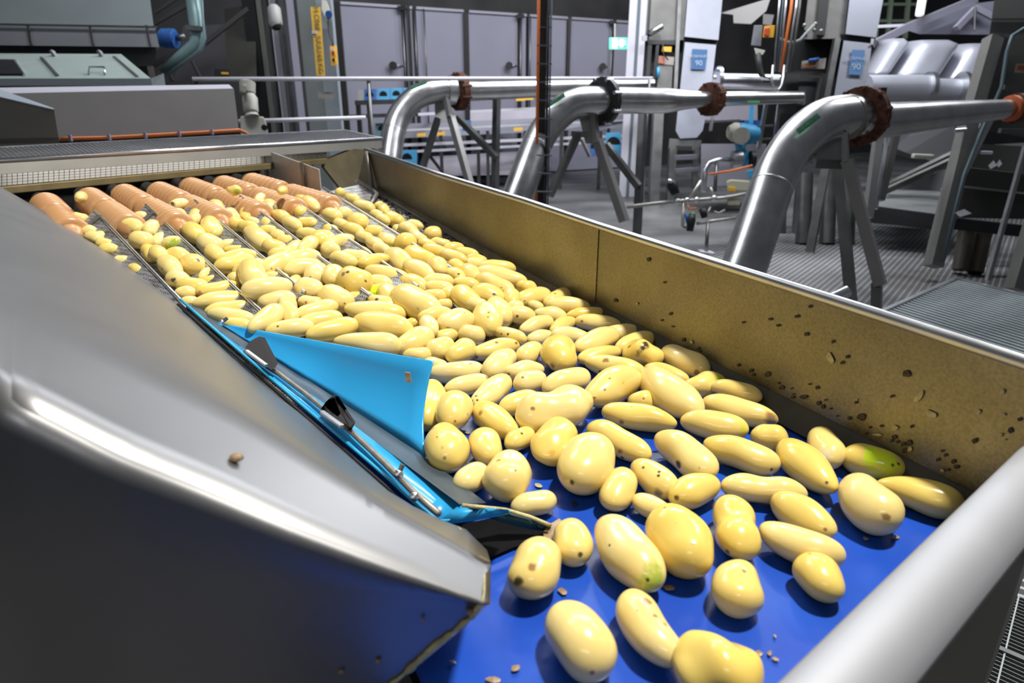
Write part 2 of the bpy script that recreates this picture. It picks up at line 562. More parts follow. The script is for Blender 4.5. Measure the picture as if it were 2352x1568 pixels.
        if parent is not None:
            o.parent = parent
        if label: o['label'] = label
        if kind: o['kind'] = kind
        return o


def solo(mb, name, m, label, cat, group=None, **kw):
    """a thing that is one mesh, with its origin at its middle"""
    c = sum(mb.v, Vector()) / len(mb.v)
    mb.v = [p - c for p in mb.v]
    o = mb.build(name, m, None, **kw)
    o.location = c
    return tag(o, label, cat, group)


def clone(o, parent=None):
    c = o.copy()
    COL.objects.link(c)
    if parent is not None:
        c.parent = parent
    return c


def lerp(a, b, t):
    return Vector(a) * (1 - t) + Vector(b) * t


def poly_at(pts, t):
    """point at fraction t along a pixel polyline"""
    ds = [0]
    for a, b in zip(pts, pts[1:]):
        ds.append(ds[-1] + math.hypot(b[0] - a[0], b[1] - a[1]))
    s = t * ds[-1]
    for i in range(len(pts) - 1):
        if s <= ds[i + 1] + 1e-9:
            k = (s - ds[i]) / max(1e-9, ds[i + 1] - ds[i])
            return (pts[i][0] + (pts[i + 1][0] - pts[i][0]) * k, pts[i][1] + (pts[i + 1][1] - pts[i][1]) * k)
    return pts[-1]


def text_part(name, body, size, m, parent, origin, X, Y, align='CENTER', kind=None):
    """flat raised lettering: X the reading direction, Y the way up"""
    cu = bpy.data.curves.new(name, 'FONT')
    cu.body = body
    cu.size = size
    cu.align_x = align
    cu.align_y = 'CENTER'
    cu.extrude = 0.0008
    tmp = bpy.data.objects.new(name, cu)
    me = bpy.data.meshes.new_from_object(tmp)
    bpy.data.objects.remove(tmp)
    me.materials.clear()
    me.materials.append(m)
    o = bpy.data.objects.new(name, me)
    o['kind'] = 'stuff'
    COL.objects.link(o)
    X = Vector(X).normalized(); Y = Vector(Y)
    Y = (Y - X * Y.dot(X)).normalized()
    Z = X.cross(Y)
    M = Matrix((X, Y, Z)).transposed().to_4x4()
    M.translation = Vector(origin) - root_loc(parent)
    o.parent = parent
    o.matrix_local = M
    return o
# ------------------------------------------------------------------ the floor and the back wall stand for the hall
FLOOR_Z = -1.10
fl = MB().box((1.0, 6.0, FLOOR_Z - 0.05), (24, 18, 0.1)).build('floor', FLOORM)
fl['kind'] = 'structure'

# ------------------------------------------------------------------ blue belt
belt = thing('conveyor_belt', 'wide royal blue conveyor belt carrying the loose peeled potatoes', 'conveyor belt', (0.2, 0.7, BELT_Z))
A0 = PZ(972, 1568, BELT_Z)
ra, rb = PZ(1770, 1568, -0.31), PZ(2352, 1010, -0.31)
rd = (rb - ra).normalized()
rs_ = Vector((rd.y, -rd.x, 0))
if rs_.y > 0: rs_ = -rs_
w_far, w_seam, w_mid, w_end = PC(866, 443), PC(1365, 729), PC(1786, 955), PZ(2420, 1330, BELT_Z)
top_l = w_seam - XAZ * 0.62 + EAZ * 0.02
pts = [A0, Vector((-0.26, -0.2, BELT_Z)), ra - rd * 0.34 + rs_ * 0.012, rb + rd * 0.16 + rs_ * 0.012, w_mid + Vector((0.03, 0.02, 0)), w_seam + EAZ * 0.03 + XAZ * 0.03, top_l]
MB().slab([Vector((p.x, p.y, BELT_Z - 0.001)) for p in pts], (0, 0, -0.006)).build('belt_sheet', BELTM, belt)
pl = [Vector((p.x, p.y, BELT_Z - 0.03)) for p in pts]
MB().slab(pl, (0, 0, -0.30)).build('belt_frame', STEELD, belt)
for p in (pts[1] * 0.9 + pts[4] * 0.1, pts[2] * 0.85 + pts[5] * 0.15, pts[3] * 0.85 + pts[6] * 0.15, pts[6] * 0.9 + pts[2] * 0.1):
    MB().bar((p.x, p.y, FLOOR_Z), (p.x, p.y, BELT_Z - 0.32), 0.06, 0.06, (0, 1, 0)).build('frame_leg', STEELD, belt)

# ------------------------------------------------------------------ steel side wall of the trough
wall = thing('trough_side_wall', 'long stained steel side wall along the right of the potato trough', 'machine side wall', w_mid)


def on_vertical(px, py, a, b):
    """pixel onto the vertical plane through a and b"""
    d = Vector((b.x - a.x, b.y - a.y, 0)); n = Vector((d.y, -d.x, 0)).normalized()
    r = ray(px, py)
    return r * (n.dot(a) / n.dot(r))


def line_at(a, b, k):
    return lerp(a, b, k)


out = Vector((0.82, 0.57, 0)) * 0.004
f_top = [on_vertical(838, 345, w_far, w_seam), on_vertical(1006, 402, w_far, w_seam), on_vertical(1200, 461, w_far, w_seam), on_vertical(1375, 520, w_far, w_seam)]
f_base = [PC(822, 417), PC(1032, 535), PC(1200, 634), PC(1365, 729)]
n_top = [f_top[3], on_vertical(1700, 624, w_seam, w_mid), on_vertical(2020, 726, w_seam, w_mid), on_vertical(2352, 835, w_seam, w_mid), on_vertical(2640, 930, w_seam, w_mid)]
n_base = []
for p in n_top:
    n_base.append(Vector((p.x, p.y, BELT_Z + 0.001)))
f_base[3] = Vector((f_top[3].x, f_top[3].y, BELT_Z + 0.004))
MB().grid([f_top, [lerp(a, b, 0.5) for a, b in zip(f_top, f_base)], f_base], out).build('far_sheet', WALLM, wall)
MB().grid([n_top, [lerp(a, b, 0.5) for a, b in zip(n_top, n_base)], n_base], out).build('near_sheet', WALLM, wall)
allt = f_top + n_top[1:]
MB().tube([p + out for p in allt], 0.0075, 12).build('rolled_edge', STEEL, wall, smooth=True)
MB().grid([[p + out for p in allt], [p + Vector((0.030, 0.022, -0.012)) for p in allt]], Vector((0, 0, -0.003))).build('edge_flange', mat('edge_flange_steel', (0.22, 0.22, 0.23), 0.5, 0.6), wall)
MB().bar(lerp(n_top[0], n_base[0], 0.02) - out * 0.4, lerp(n_top[0], n_base[0], 0.97) - out * 0.4, 0.004, 0.0015, (0.8, 0.6, 0)).build('weld_seam', WALLM, wall)
# kicked-in strip at the foot
inn = Vector((-0.86, -0.5, 0))
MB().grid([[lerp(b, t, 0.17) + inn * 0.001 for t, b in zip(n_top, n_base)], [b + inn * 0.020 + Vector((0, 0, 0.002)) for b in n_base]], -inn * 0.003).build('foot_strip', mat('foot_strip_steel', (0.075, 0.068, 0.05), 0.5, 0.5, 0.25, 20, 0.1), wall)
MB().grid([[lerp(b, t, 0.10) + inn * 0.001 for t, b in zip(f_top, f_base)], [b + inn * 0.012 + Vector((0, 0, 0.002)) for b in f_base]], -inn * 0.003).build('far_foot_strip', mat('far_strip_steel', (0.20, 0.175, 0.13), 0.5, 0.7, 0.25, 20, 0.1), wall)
st = [on_vertical(846, 348, w_far, w_seam), on_vertical(863, 432, w_far, w_seam)]
MB().tube([st[0] + inn * 0.006, lerp(st[0], st[1], 0.5) + inn * 0.008, st[1] + inn * 0.010, PC(866, 446, 0.012), PC(852, 468, 0.012)], 0.0065, 8).build('corner_brace', DULL, wall, smooth=True)

# ------------------------------------------------------------------ chute with steel dividers
chute = thing('perforated_chute', 'sloping perforated steel chute plate under the potato lanes', 'chute', PC(700, 600))
c_tl = PC(150, 512); c_tm = PC(748, 441); c_tr = PC(832, 422)
c_br = w_seam + Vector((0, 0, 0)); c_bl = w_seam - XAZ * 0.66
MB().slab([c_tl, c_tm, c_tr, c_br, c_bl], (0, 0, -0.004)).build('chute_plate', PERF, chute)
u_ = [Vector((p.x, p.y, -0.50)) for p in (c_tl + EAZ * 0.45, c_tr + EAZ * 0.45, c_br, c_bl)]
MB().slab(u_, (0, 0, -0.35)).build('under_frame', STEELD, chute)
for p in u_:
    q = lerp(p, sum(u_, Vector()) / 4, 0.06)
    MB().bar((q.x, q.y, FLOOR_Z), (q.x, q.y, -0.84), 0.06, 0.06, (0, 1, 0)).build('frame_leg', STEELD, chute)

divs = [((217, 483), (410, 686), (430, 706)), ((335, 471), (597, 712), (640, 752)), ((448, 461), (617, 602), (700, 671)), ((552, 451), (762, 611), (850, 678)), ((649, 442), (849, 581.5), (960, 658)), ((742, 431), (920, 542), (1040, 617))]
ordn = ['first', 'second', 'third', 'fourth', 'fifth', 'sixth', 'seventh', 'eighth', 'ninth', 'tenth', 'eleventh', 'twelfth', 'thirteenth', 'fourteenth', 'fifteenth', 'sixteenth', 'seventeenth', 'eighteenth', 'nineteenth', 'twentieth']
RH = 0.030
for i, (a, b, c) in enumerate(divs):
    pa, pc = PC(*a, RH), PC(*c, RH)
    d = thing('lane_divider', 'steel ridge plate between potato lanes, %s divider from the left panel' % ordn[i], 'divider', pa, 'steel dividers on the chute')
    dirv = (pc - pa).normalized()
    side = Vector((-dirv.y, dirv.x, 0)).normalized()
    if side.x > 0:
        side = -side                        # towards the left of the picture
    low = lambda p, k: Vector((p.x, p.y, surf_z(p))) + side * k
    n = 7
    rid = [lerp(pa, pc, k / (n - 1)) for k in range(n)]
    lef = []
    for k, p in enumerate(rid):
        q = p + side * 0.050 + (dirv * 0.02 if k == 0 else Vector())
        lef.append(Vector((q.x, q.y, surf_z(q) + 0.003)))
    rig = []
    for p in rid:
        q = p - side * 0.010
        rig.append(Vector((q.x, q.y, surf_z(q) + 0.002)))
    MB().grid([rid, lef], Vector((0, 0, -0.003))).build('sloping_face', PERF, d)
    MB().grid([rid, rig], Vector((0, 0, -0.003))).build('steep_face', STEELD, d)
    MB().tube([p + Vector((0, 0, 0.0005)) for p in rid], 0.0032, 8).build('ridge_rim', STEELB, d, smooth=True)
    MB().bar(lerp(rid[0], rid[1], 0.52) + Vector((0, 0, 0.003)), lerp(lef[0], lef[1], 0.6) + Vector((0, 0, 0.004)), 0.010, 0.003).build('cross_strap', DULL, d)

# crumbs of peel left on the chute and the dividers
cr = MB()
rnd = random.Random(5)
for k in range(420):
    x = rnd.uniform(880, 1330); y0 = 443 + 0.575 * (x - 866)
    p = PC(x - rnd.uniform(4, 34), y0 + rnd.uniform(-4, 6), 0.002)
    s = rnd.uniform(0.0012, 0.0035)
    a = rnd.uniform(0, 3)
    cr.box(p, (s * 2, s, s), (math.cos(a), math.sin(a), 0.2), (-math.sin(a), math.cos(a), 0), (0, 0, 1))
cr.build('peel_crumbs', PEEL, chute, kind='stuff')

# ------------------------------------------------------------------ orange ribbed rollers
roll_px = [((99, 441), (173, 497)), ((201, 429), (275, 490)), ((281, 421), (370, 487)), ((362, 416), (472, 477)), ((434, 406), (535, 467)), ((510, 402), (642, 456)), ((575, 396), (724, 449))]
ROLL_R = 0.040
ROLL_Z = -0.238
rmid = None
for i, (a, b) in enumerate(roll_px):
    pa = PZ(*a, ROLL_Z); pb = PZ(*b, ROLL_Z - 0.004)
    dirv = Vector((0.632, -0.775, -0.01)).normalized()
    pb = pa + dirv * max(0.34, min(0.62, (pb - pa).length))
    pa = pa - Vector((0, 0, ROLL_R)); pb = pb - Vector((0, 0, ROLL_R))
    r = thing('peeling_roller', 'wet orange ribbed roller, %s from the left under the mesh beam' % ordn[i], 'roller', pa, 'orange rollers below the mesh beam')
    L = (pb - pa).length
    MB().tube([pa, pb - dirv * 0.02, pb, pb + dirv * 0.02, pb + dirv * 0.03], [ROLL_R * k_ for k_ in (0.72, 0.72, 0.66, 0.48, 0.2)], 24).build('drum', ROLLM, r, auto=40)
    MB().tube([pa - dirv * 0.16, pa], ROLL_R * 0.55, 14).build('shaft_hub', BLACK, r, auto=40)
    MB().tube([pa - dirv * 0.02, pa - dirv * 0.005], ROLL_R * 0.92, 20).build('end_disc', RUBBER, r, auto=40)

    def rib(c, rad, wd, name):
        pr = [(-0.46, 0.68), (-0.40, 0.88), (-0.22, 0.99), (0, 1.02), (0.22, 0.99), (0.40, 0.88), (0.46, 0.68)]
        return MB().tube([c + dirv * (wd * k) for k, q in pr], [rad * q for k, q in pr], 24).build(name, ROLLM, r, smooth=True)
    proto = None
    n1 = 7
    z1 = 0.44 * L
    pos = [(z1 * (k + 0.4) / n1, z1 / n1 * 1.02) for k in range(n1)]
    z2 = 0.54 * L
    n2 = 9
    pos2 = [(z2 + (L - z2) * (k + 0.5) / n2, (L - z2) / n2 * 1.0) for k in range(n2)]
    for grp in (pos, pos2):
        proto = None
        for (s, wd) in grp:
            if proto is None:
                proto = rib(pa + dirv * s, ROLL_R, wd, 'rib'); s0 = s
            else:
                c = clone(proto, r); c.location = dirv * (s - s0)

# perforated side screen beyond the last roller, dark end plate
b1, b2 = PZ(600, 402, -0.275), PZ(738, 449, -0.275)
scr = thing('side_screen', 'perforated grey side screen beyond the last orange roller', 'screen', b1)
MB().slab([b1 - (b2 - b1) * 0.4, b2, b2 + Vector((0, 0, 0.075)), b1 - (b2 - b1) * 0.4 + Vector((0, 0, 0.11))], (0.003, 0.002, 0)).build('screen_sheet', mat('grey_screen_sheet', (0.42, 0.41, 0.40), 0.45, 0.3, 0.12, 120, 0.3), scr)
for k in (0.15, 0.80):
    q = lerp(b1, b2, k) - Vector((0.006, 0.005, 0))
    MB().bar(q, q + Vector((0, 0, 0.085)), 0.020, 0.004, (0.76, 0.64, 0)).build('screen_post', DULL, scr)

# ------------------------------------------------------------------ mesh-covered beam across the rollers
def tb(x):
    return 1.0 / (0.5714 + (x - 27) * (0.4167 - 0.5714) / 716.0)


def TB(x, y, k=1.0):
    return PT(x, y, tb(x) * k)


beam = thing('mesh_beam', 'steel cross beam with wire mesh top and hanging mesh skirt over the rollers', 'machine beam', TB(400, 350))
xs = [-120, 200, 520, 874]
lip_top = lambda x: 368 - (368 - 318) / 870.0 * x
lip_bot = lambda x: 400 - (400 - 340) / 870.0 * x
MB().slab([TB(-120, lip_top(-120)), TB(876, lip_top(876)), TB(878, lip_bot(878)), TB(-120, lip_bot(-120))], (-0.001, 0.006, 0)).build('front_lip', mat('greyed_steel', (0.42, 0.41, 0.38), 0.4, 0.7, 0.08, 10), beam)
MB().tube([TB(-120, lip_top(-120)), TB(876, lip_top(876))], 0.006, 10).build('front_rim', STEELB, beam, smooth=True)
ztop = TB(0, lip_top(0)).z
rear = lambda x: 340 - 0.051 * x
rz = [PZ(-150, rear(-150), ztop + 0.002), PZ(790, rear(790), ztop + 0.002)]
MB().bar(rz[0], rz[1], 0.016, 0.010).build('rear_rim', STEELB, beam, bevel=0.002)
fz = [TB(-120, lip_top(-120)), TB(876, lip_top(876))]
MB().bar(fz[1] - Vector((0, 0, 0.002)), rz[1], 0.016, 0.010).build('end_rim', mat('greyed_steel', (0.42, 0.41, 0.38), 0.4, 0.7), beam, bevel=0.002)
MB().slab([fz[0] - Vector((0, 0, 0.012)), fz[1] - Vector((0, 0, 0.012)), rz[1] - Vector((0, 0, 0.012)), rz[0] - Vector((0, 0, 0.012))], (0, 0, -0.004)).build('top_tray', DULL, beam)
wm = MB()
for k in range(1, 14):
    a = lerp(fz[0], rz[0], k / 14); b = lerp(fz[1], rz[1], k / 14)
    wm.bar(a, b, 0.0028, 0.0028)
for k in range(110):
    a = lerp(fz[0], fz[1], k / 110); b = lerp(rz[0], rz[1], k / 110)
    wm.bar(a, b, 0.0028, 0.0028)
wm.build('top_wire_mesh', STEELB, beam, kind='stuff')
# hanging skirt of square wire mesh
sk = MB()
mb_ = lambda x: 430.4 - 0.088 * x
nx = 62
for k in range(nx + 1):
    x = 4 + (745 - 4) * (1 - (1 - k / nx) ** 1.0)
    sk.bar(TB(x, lip_bot(x) - 2, 1.004), TB(x, mb_(x), 1.004), 0.0011, 0.0011, (0, 1, 0))
for k in range(5):
    g = lambda x: lip_bot(x) + (mb_(x) - lip_bot(x)) * k / 4.5
    sk.bar(TB(0, g(0), 1.004), TB(748, g(748), 1.004), 0.0011, 0.0011)
sk.build('skirt_wire_mesh', mat('brassy_wire', (0.20, 0.17, 0.10), 0.5, 0.6), beam, kind='stuff')
MB().slab([TB(-60, lip_bot(-60) - 2, 1.07), TB(750, lip_bot(750) - 2, 1.07), TB(750, mb_(750) + 2, 1.07), TB(-60, mb_(-60) + 2, 1.07)], (-0.004, 0.006, 0)).build('skirt_backing', mat('pale_backing_sheet', (0.82, 0.80, 0.76), 0.5), beam)
MB().slab([TB(-60, mb_(-60) - 1), TB(752, mb_(752) - 1), TB(752, mb_(752) + 12), TB(-60, mb_(-60) + 17)], (-0.01, 0.02, 0)).build('lower_bar', mat('brown_stained_bar', (0.15, 0.115, 0.05), 0.5, 0.5, 0.2, 20), beam, bevel=0.002)
LY = lambda x: lip_bot(x) - 11
hl = lamp('skirt_fill_light', TB(370, LY(370), 1.035), TB(370, mb_(370), 1.075), 0.85, 0.32, (1.0, 0.97, 0.92), 0.012)  # strip light added out of sight behind the lip to brighten the mesh skirt
hx = (TB(740, LY(740)) - TB(0, LY(0))).normalized()
hz = -(TB(370, mb_(370), 1.075) - TB(370, LY(370), 1.035)).normalized()
hy = hz.cross(hx).normalized()
hz = hx.cross(hy)
hl.rotation_euler = Matrix((hx, hy, hz)).transposed().to_euler()
# bracket that carries the right end
MB().slab([TB(748, 368), TB(812, 342), TB(878, 345), TB(880, 420), TB(800, 455), TB(745, 385)], (-0.02, 0.03, 0)).build('end_bracket', mat('olive_stained_plate', (0.17, 0.145, 0.085), 0.5, 0.6, 0.2, 14), beam)
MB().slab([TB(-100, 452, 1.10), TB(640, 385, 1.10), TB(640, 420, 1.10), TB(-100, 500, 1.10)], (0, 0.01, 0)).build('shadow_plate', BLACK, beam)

# ------------------------------------------------------------------ folded guard sheet nearest the camera
gp = thing('folded_guard_sheet', 'large folded shiny steel guard sheet in front of the rollers', 'guard sheet', PZ(600, 1200, -0.3))
E1 = [(-140, 350), (0, 430), (163, 523), (253, 583), (410, 696), (533, 818), (620, 895), (710, 966), (800, 1052), (900, 1142), (1000, 1192), (1052, 1207), (1108, 1264)]
e1 = []
for (x, y) in E1:
    e1.append(PC(x, y, 0.008) if x < 700 else PZ(x, y, -0.412 + (x - 700) / 408.0 * 0.045))
R2 = [(-140, 845), (0, 915), (250, 1046), (425, 1116), (650, 1211), (850, 1286), (1000, 1338), (1112, 1380)]
R1 = [(-140, 600), (0, 690), (170, 770), (333, 850), (533, 945), (700, 1050), (900, 1175), (1114, 1296)]
zr = lambda x: -0.15 - 0.16 * max(0.0, x) / 1110.0


def resample(pts, n):
    return [poly_at(pts, k / (n - 1)) for k in range(n)]


NS = 24


def res3(pts, n):
    ds = [0]
    for a, b in zip(pts, pts[1:]):
        ds.append(ds[-1] + (b - a).length)
    o = []
    for k in range(n):
        s = ds[-1] * k / (n - 1)
        for i in range(len(pts) - 1):
            if s <= ds[i + 1] + 1e-9:
                o.append(lerp(pts[i], pts[i + 1], (s - ds[i]) / max(1e-9, ds[i + 1] - ds[i])))
                break
    return o


r1 = [PZ(x, y, zr(x)) for x, y in resample(R1, NS)]
r2 = [PZ(x, y, zr(x) - 0.004) for x, y in resample(R2, NS)]
e1r = [PC(x, y, 0.008) if x < 700 else PZ(x, y, -0.412 + (x - 700) / 408.0 * 0.045) for x, y in resample(E1, NS)]
plan_a, plan_b = r2[2], r2[-1]
LB = [(-140, 2300), (0, 2300), (250, 2200), (425, 2050), (600, 1850), (760, 1690), (905, 1566), (1086, 1412)]
lb = [on_vertical(x, y, plan_a, plan_b) for x, y in resample(LB, NS)]
rows = [e1r]
for k in range(1, 6):
    rows.append([lerp(a, b, k / 6) for a, b in zip(e1r, r1)])
rows.append(r1)
bend = []
for k in (0.25, 0.5, 0.75):
    rows.append([lerp(a, b, k)  for a, b in zip(r1, r2)])
rows.append(r2)
rows.append([lerp(a, b, 0.03) + Vector((0, -0.004, 0)) for a, b in zip(r2, lb)])
for k in range(1, 6):
    rows.append([lerp(a, b, k / 5) for a, b in zip(r2, lb)])
gs = MB().grid(rows, Vector((0.004, 0.003, -0.002)))
go = gs.build('guard_sheet', PANEL, gp, smooth=True)
# crusted rim of starch along the cut end
rnd = random.Random(3)
sc_px = [(1052, 1207), (1108, 1262), (1113, 1300), (1112, 1368), (1098, 1392), (1084, 1414), (1050, 1442), (1000, 1480), (950, 1526), (900, 1570), (860, 1606)]
path = []
rad = []
for k in range(46):
    x, y = poly_at(sc_px, k / 45)
    tt = (lerp(r2[-1], e1r[-1], 0.5)).y / (CP)  # about the depth of that edge
    if y < 1300:
        p = PZ(x, y, lerp(e1r[-1], r1[-1], min(1, max(0, (y - 1262) / 40))).z)
    elif y < 1380:
        p = PZ(x, y, zr(1110) - 0.002)
    else:
        p = on_vertical(x, y, plan_a, plan_b)
    path.append(p + Vector((0, -0.001, 0)))
    rad.append((0.0006 if y < 1385 else 0.0019) * rnd.uniform(0.5, 1.5))
MB().tube(path, rad, 6).build('starch_crust', SCUM, gp, smooth=True)
for (x, y, s) in ((543, 1050, 0.005), (870, 1512, 0.0022), (785, 1536, 0.0022), (972, 1418, 0.0018), (1080, 1400, 0.003)):
    p = PZ(x, y, zr(x) + 0.002) if y < 1300 else on_vertical(x, y, plan_a, plan_b) - Vector((0, 0.002, 0))
    solo(MB().ball(p, s, 8, 6, (1, 0.8, 0.6)), 'peel_scrap', PEELT, 'small tan scrap of peel stuck on the folded steel guard sheet', 'peel scrap', 'scraps on the folded guard sheet')

# ------------------------------------------------------------------ blue deflector with its clamp bar
gd = thing('blue_deflector', 'sky blue plastic deflector sheet clamped beside the potato heap', 'deflector', PC(760, 930))
bot = [(510, 746), (640, 832), (800, 937), (973, 1052)]
top = [(514, 745), (680, 775), (840, 804), (993, 830)]
rows = []
for v in range(7):
    k = v / 6
    row = []
    for u in range(13):
        b_ = poly_at(bot, u / 12); t_ = poly_at(top, u / 12)
        pb = PC(*b_, 0.012 + 0.006 * (1 - u / 12))
        tb_ = project(pb)[2]
        x = b_[0] + (t_[0] - b_[0]) * k; y = b_[1] + (t_[1] - b_[1]) * k
        if u == 12:
            x -= 12 * math.sin(math.pi * k)
        row.append(PT(x, y, tb_ * (1 + 0.085 * math.sin(k * math.pi / 2) * u / 12)))
    rows.append(row)
MB().grid(rows, Vector((0.002, 0.0015, 0.0005))).build('upright_sheet', FLAP, gd, smooth=True)
barU = [(436, 694), (700, 871), (973, 1050), (1112, 1156)]
barL = [(434, 704), (564, 805), (743, 924), (900, 1042), (1056, 1158)]
up_, lo_ = [], []
for k in range(9):
    a = poly_at(barU, k / 8); b = poly_at(barL, k / 8)
    pa = PC(*a, 0.016); up_.append(pa)
    lo_.append(PT(*b, project(pa)[2] * (0.985 - 0.03 * k / 8)))
MB().grid([up_, lo_], Vector((0.002, 0.003, -0.001))).build('clamp_bar', mat('clamp_bar_steel', (0.05, 0.075, 0.095), 0.4, 0.25, 0.12, 20), gd)
near = [(414, 688), (560, 815), (700, 936), (800, 1020), (900, 1106), (960, 1163), (1008, 1198)]
nr = []
for k in range(17):
    b = poly_at(barL, k / 16); a = poly_at(near, k / 16)
    tl = project(PC(*b, 0.016))[2]
    nr.append((PT(*b, tl * 0.975), PT(*a, tl * 0.945)))
MB().grid([[q[0] for q in nr], [lerp(q[0], q[1], 0.5) + Vector((0, 0, -0.002)) for q in nr], [q[1] for q in nr]], Vector((0.0, 0.002, -0.0035))).build('apron_strip', FLAP, gd, smooth=True)
# curled end of the apron
tl = project(nr[-1][1])[2]
ct = [(1056, 1158), (1090, 1163), (1112, 1166), (1140, 1168), (1168, 1170)]
cb = [(1006, 1199), (1050, 1196), (1095, 1190), (1135, 1182), (1170, 1175)]
MB().grid([[PT(*p, tl * (1.02 - 0.02 * i)) for i, p in enumerate(ct)], [PT(*p, tl * (1.0 - 0.01 * i)) for i, p in enumerate(cb)]], Vector((0, 0.003, -0.003))).build('apron_end', FLAP, gd, smooth=True)
MB().tube([q[1] + Vector((0.0, 0.0, 0.0005)) for q in nr] + [PT(*p, tl * (0.998 - 0.01 * i)) for i, p in enumerate(cb[1:])], 0.0022, 8).build('apron_rim', mat('bright_blue_rim', (0.02, 0.36, 0.62), 0.3), gd, smooth=True)
MB().tube([q[1] + Vector((-0.003, -0.004, -0.007)) for q in nr], 0.0026, 8).build('painted_gap_shade', BLACK, gd, smooth=True)  # black strip standing in for the shade in the gap under the apron
rodp = [(562, 808), (640, 858), (700, 903), (800, 985), (880, 1060), (950, 1130), (1008, 1180)]
MB().tube([PT(*p, project(PC(*p, 0.016))[2] * 0.955) for p in rodp], 0.0036, 8).build('clamp_rod', mat('dull_rod_steel', (0.30, 0.27, 0.23), 0.5, 0.7, 0.2, 60), gd, smooth=True)
for tabp in ([(562, 798), (574, 783), (586, 776), (599, 779), (629, 838), (622, 850), (606, 838)], [(735, 938), (747, 922), (757, 912), (769, 916), (808, 976), (800, 992), (780, 978)]):
    q = [PT(*p, project(PC(*p, 0.016))[2] * 0.93) for p in tabp]
    tb0 = MB().slab(q, (0.004, 0.008, 0.0)).build('clamp_tab', mat('black_tab_paint', (0.014, 0.012, 0.012), 0.65, spec=0.25), gd, bevel=0.0012)
    c0 = [PT(x, y, project(PC(x, y, 0.016))[2] * 0.92) for x, y in ((tabp[0][0] + 4, tabp[0][1] + 8), (tabp[-1][0] + 6, tabp[-1][1] + 2))]
    MB().bar(c0[0], c0[1], 0.006, 0.005).build('tab_clip', STEEL, tb0, bevel=0.0015)
for (bx, by, sx, sy) in ((510, 741, 522, 730), (916, 1088, 925, 1066), (952, 1140, 956, 1134)):
    k = project(PC(bx, by, 0.016))[2] * 0.94
    p = PT(bx, by, k); s = PT(sx, sy, k)
    nut = MB().ball(p, 0.0052, 10, 8).build('bolt_head', STEELB, gd, smooth=True)
    MB().tube([p, s], 0.0026, 8).build('bolt_stud', STEELD, nut)
# dark rubber skirt below the deflector
skt = [(1062, 1160), (1110, 1165), (1160, 1170), (1215, 1186), (1264, 1206)]
skb = [(1085, 1172), (1130, 1192), (1175, 1205), (1220, 1216), (1258, 1219)]
rs = thing('rubber_skirt', 'dark teal rubber skirt curling over the belt below the blue deflector', 'rubber skirt', PZ(1160, 1190, -0.40))
MB().grid([[PZ(x, y, -0.372 - 0.03 * i / 4) for i, (x, y) in enumerate(skt)], [PZ(x, y, -0.385 - 0.028 * i / 4) for i, (x, y) in enumerate(skb)]], Vector((0.002, 0.004, -0.002))).build('rubber_sheet', TARP, rs, smooth=True)
MB().tube([PZ(x, y, -0.370 - 0.03 * i / 4) for i, (x, y) in enumerate(skt)], 0.002, 6).build('scum_edge', SCUM, rs, smooth=True)
MB().slab([PZ(x, y, -0.4165) for x, y in ((1046, 1206), (1165, 1182), (1258, 1218), (1248, 1240), (1180, 1256), (1116, 1284), (1100, 1262))], (0, 0, -0.003)).build('painted_shadow_pad', mat('painted_shadow_black', (0.006, 0.006, 0.007), 0.9, spec=0.08), rs)  # black pad paints in the shadow that skirt and guard cast on the belt
gp2 = [PZ(x, y, -0.408) for x, y in ((1258, 1206), (1285, 1190), (1292, 1198), (1300, 1212), (1275, 1235), (1250, 1250), (1248, 1222))]
solo(MB().slab(gp2, (0, 0, -0.006)), 'peel_scrap', PEELT, 'matted brown peel caught at the tip of the teal rubber skirt', 'peel scrap')

# ------------------------------------------------------------------ end rail and end plate of the belt
er = thing('end_rail', 'thick silver rounded rail across the near end of the belt', 'rail', PZ(2000, 1400, -0.31))
ra, rb = PZ(1770, 1568, -0.31), PZ(2352, 1010, -0.31)
rd = (rb - ra).normalized()
rs_ = Vector((rd.y, -rd.x, 0))
if rs_.y > 0: rs_ = -rs_
prof = [(0.0, -0.020), (0.001, -0.004), (0.006, 0.004), (0.016, 0.006), (0.030, 0.003), (0.042, -0.006), (0.047, -0.018)]
rows = []
for (o, h) in prof:
    rows.append([ra + rs_ * o + Vector((0, 0, h)) + rd * s for s in (-0.25, 0.0, 0.25, 0.5, 0.72)])
MB().grid(rows, Vector((0.001, 0, -0.003))).build('rail_cap', mat('pale_cast_steel', (0.36, 0.37, 0.40), 0.55, 0.3, 0.04, 10), er, smooth=True)
oa = ra + rs_ * 0.047 + Vector((0, 0, -0.018)) - rd * 0.25
p1 = PT(2285, 1335, 0.50); 
ob = rb + rs_ * 0.047 + Vector((0, 0, -0.018)) + rd * 0.05
oc = ra + rs_ * 0.047 + Vector((0, 0, -0.018))
tcut = 0.31
od = oc + rd * tcut
MB().slab([oa, od, od + Vector((0, 0, -0.6)), oa + Vector((0, 0, -0.6))], -rs_ * 0.003).build('end_plate', mat('dark_end_plate', (0.07, 0.067, 0.062), 0.5, 0.5, 0.1, 8), er)
ia = ra + Vector((0, 0, -0.020)) - rd * 0.25
ib = rb + Vector((0, 0, -0.020)) + rd * 0.2
MB().slab([ia, ib, ib + Vector((0, 0, -0.10)), ia + Vector((0, 0, -0.10))], rs_ * 0.003).build('inner_plate', STEELD, er)
for (x, y) in ((2110, 1296), (2058, 1150 + 110)):
    pass
# ------------------------------------------------------------------ potatoes
# x y length width angle (pixels of the photograph, degrees clockwise) ; shape letters: p peanut, b bent, t tapered, k knobbly
# spots: (x, y, radius, tint)  d dark, n brown, g green, y lime, r rot grey-brown, o orange
POT = []


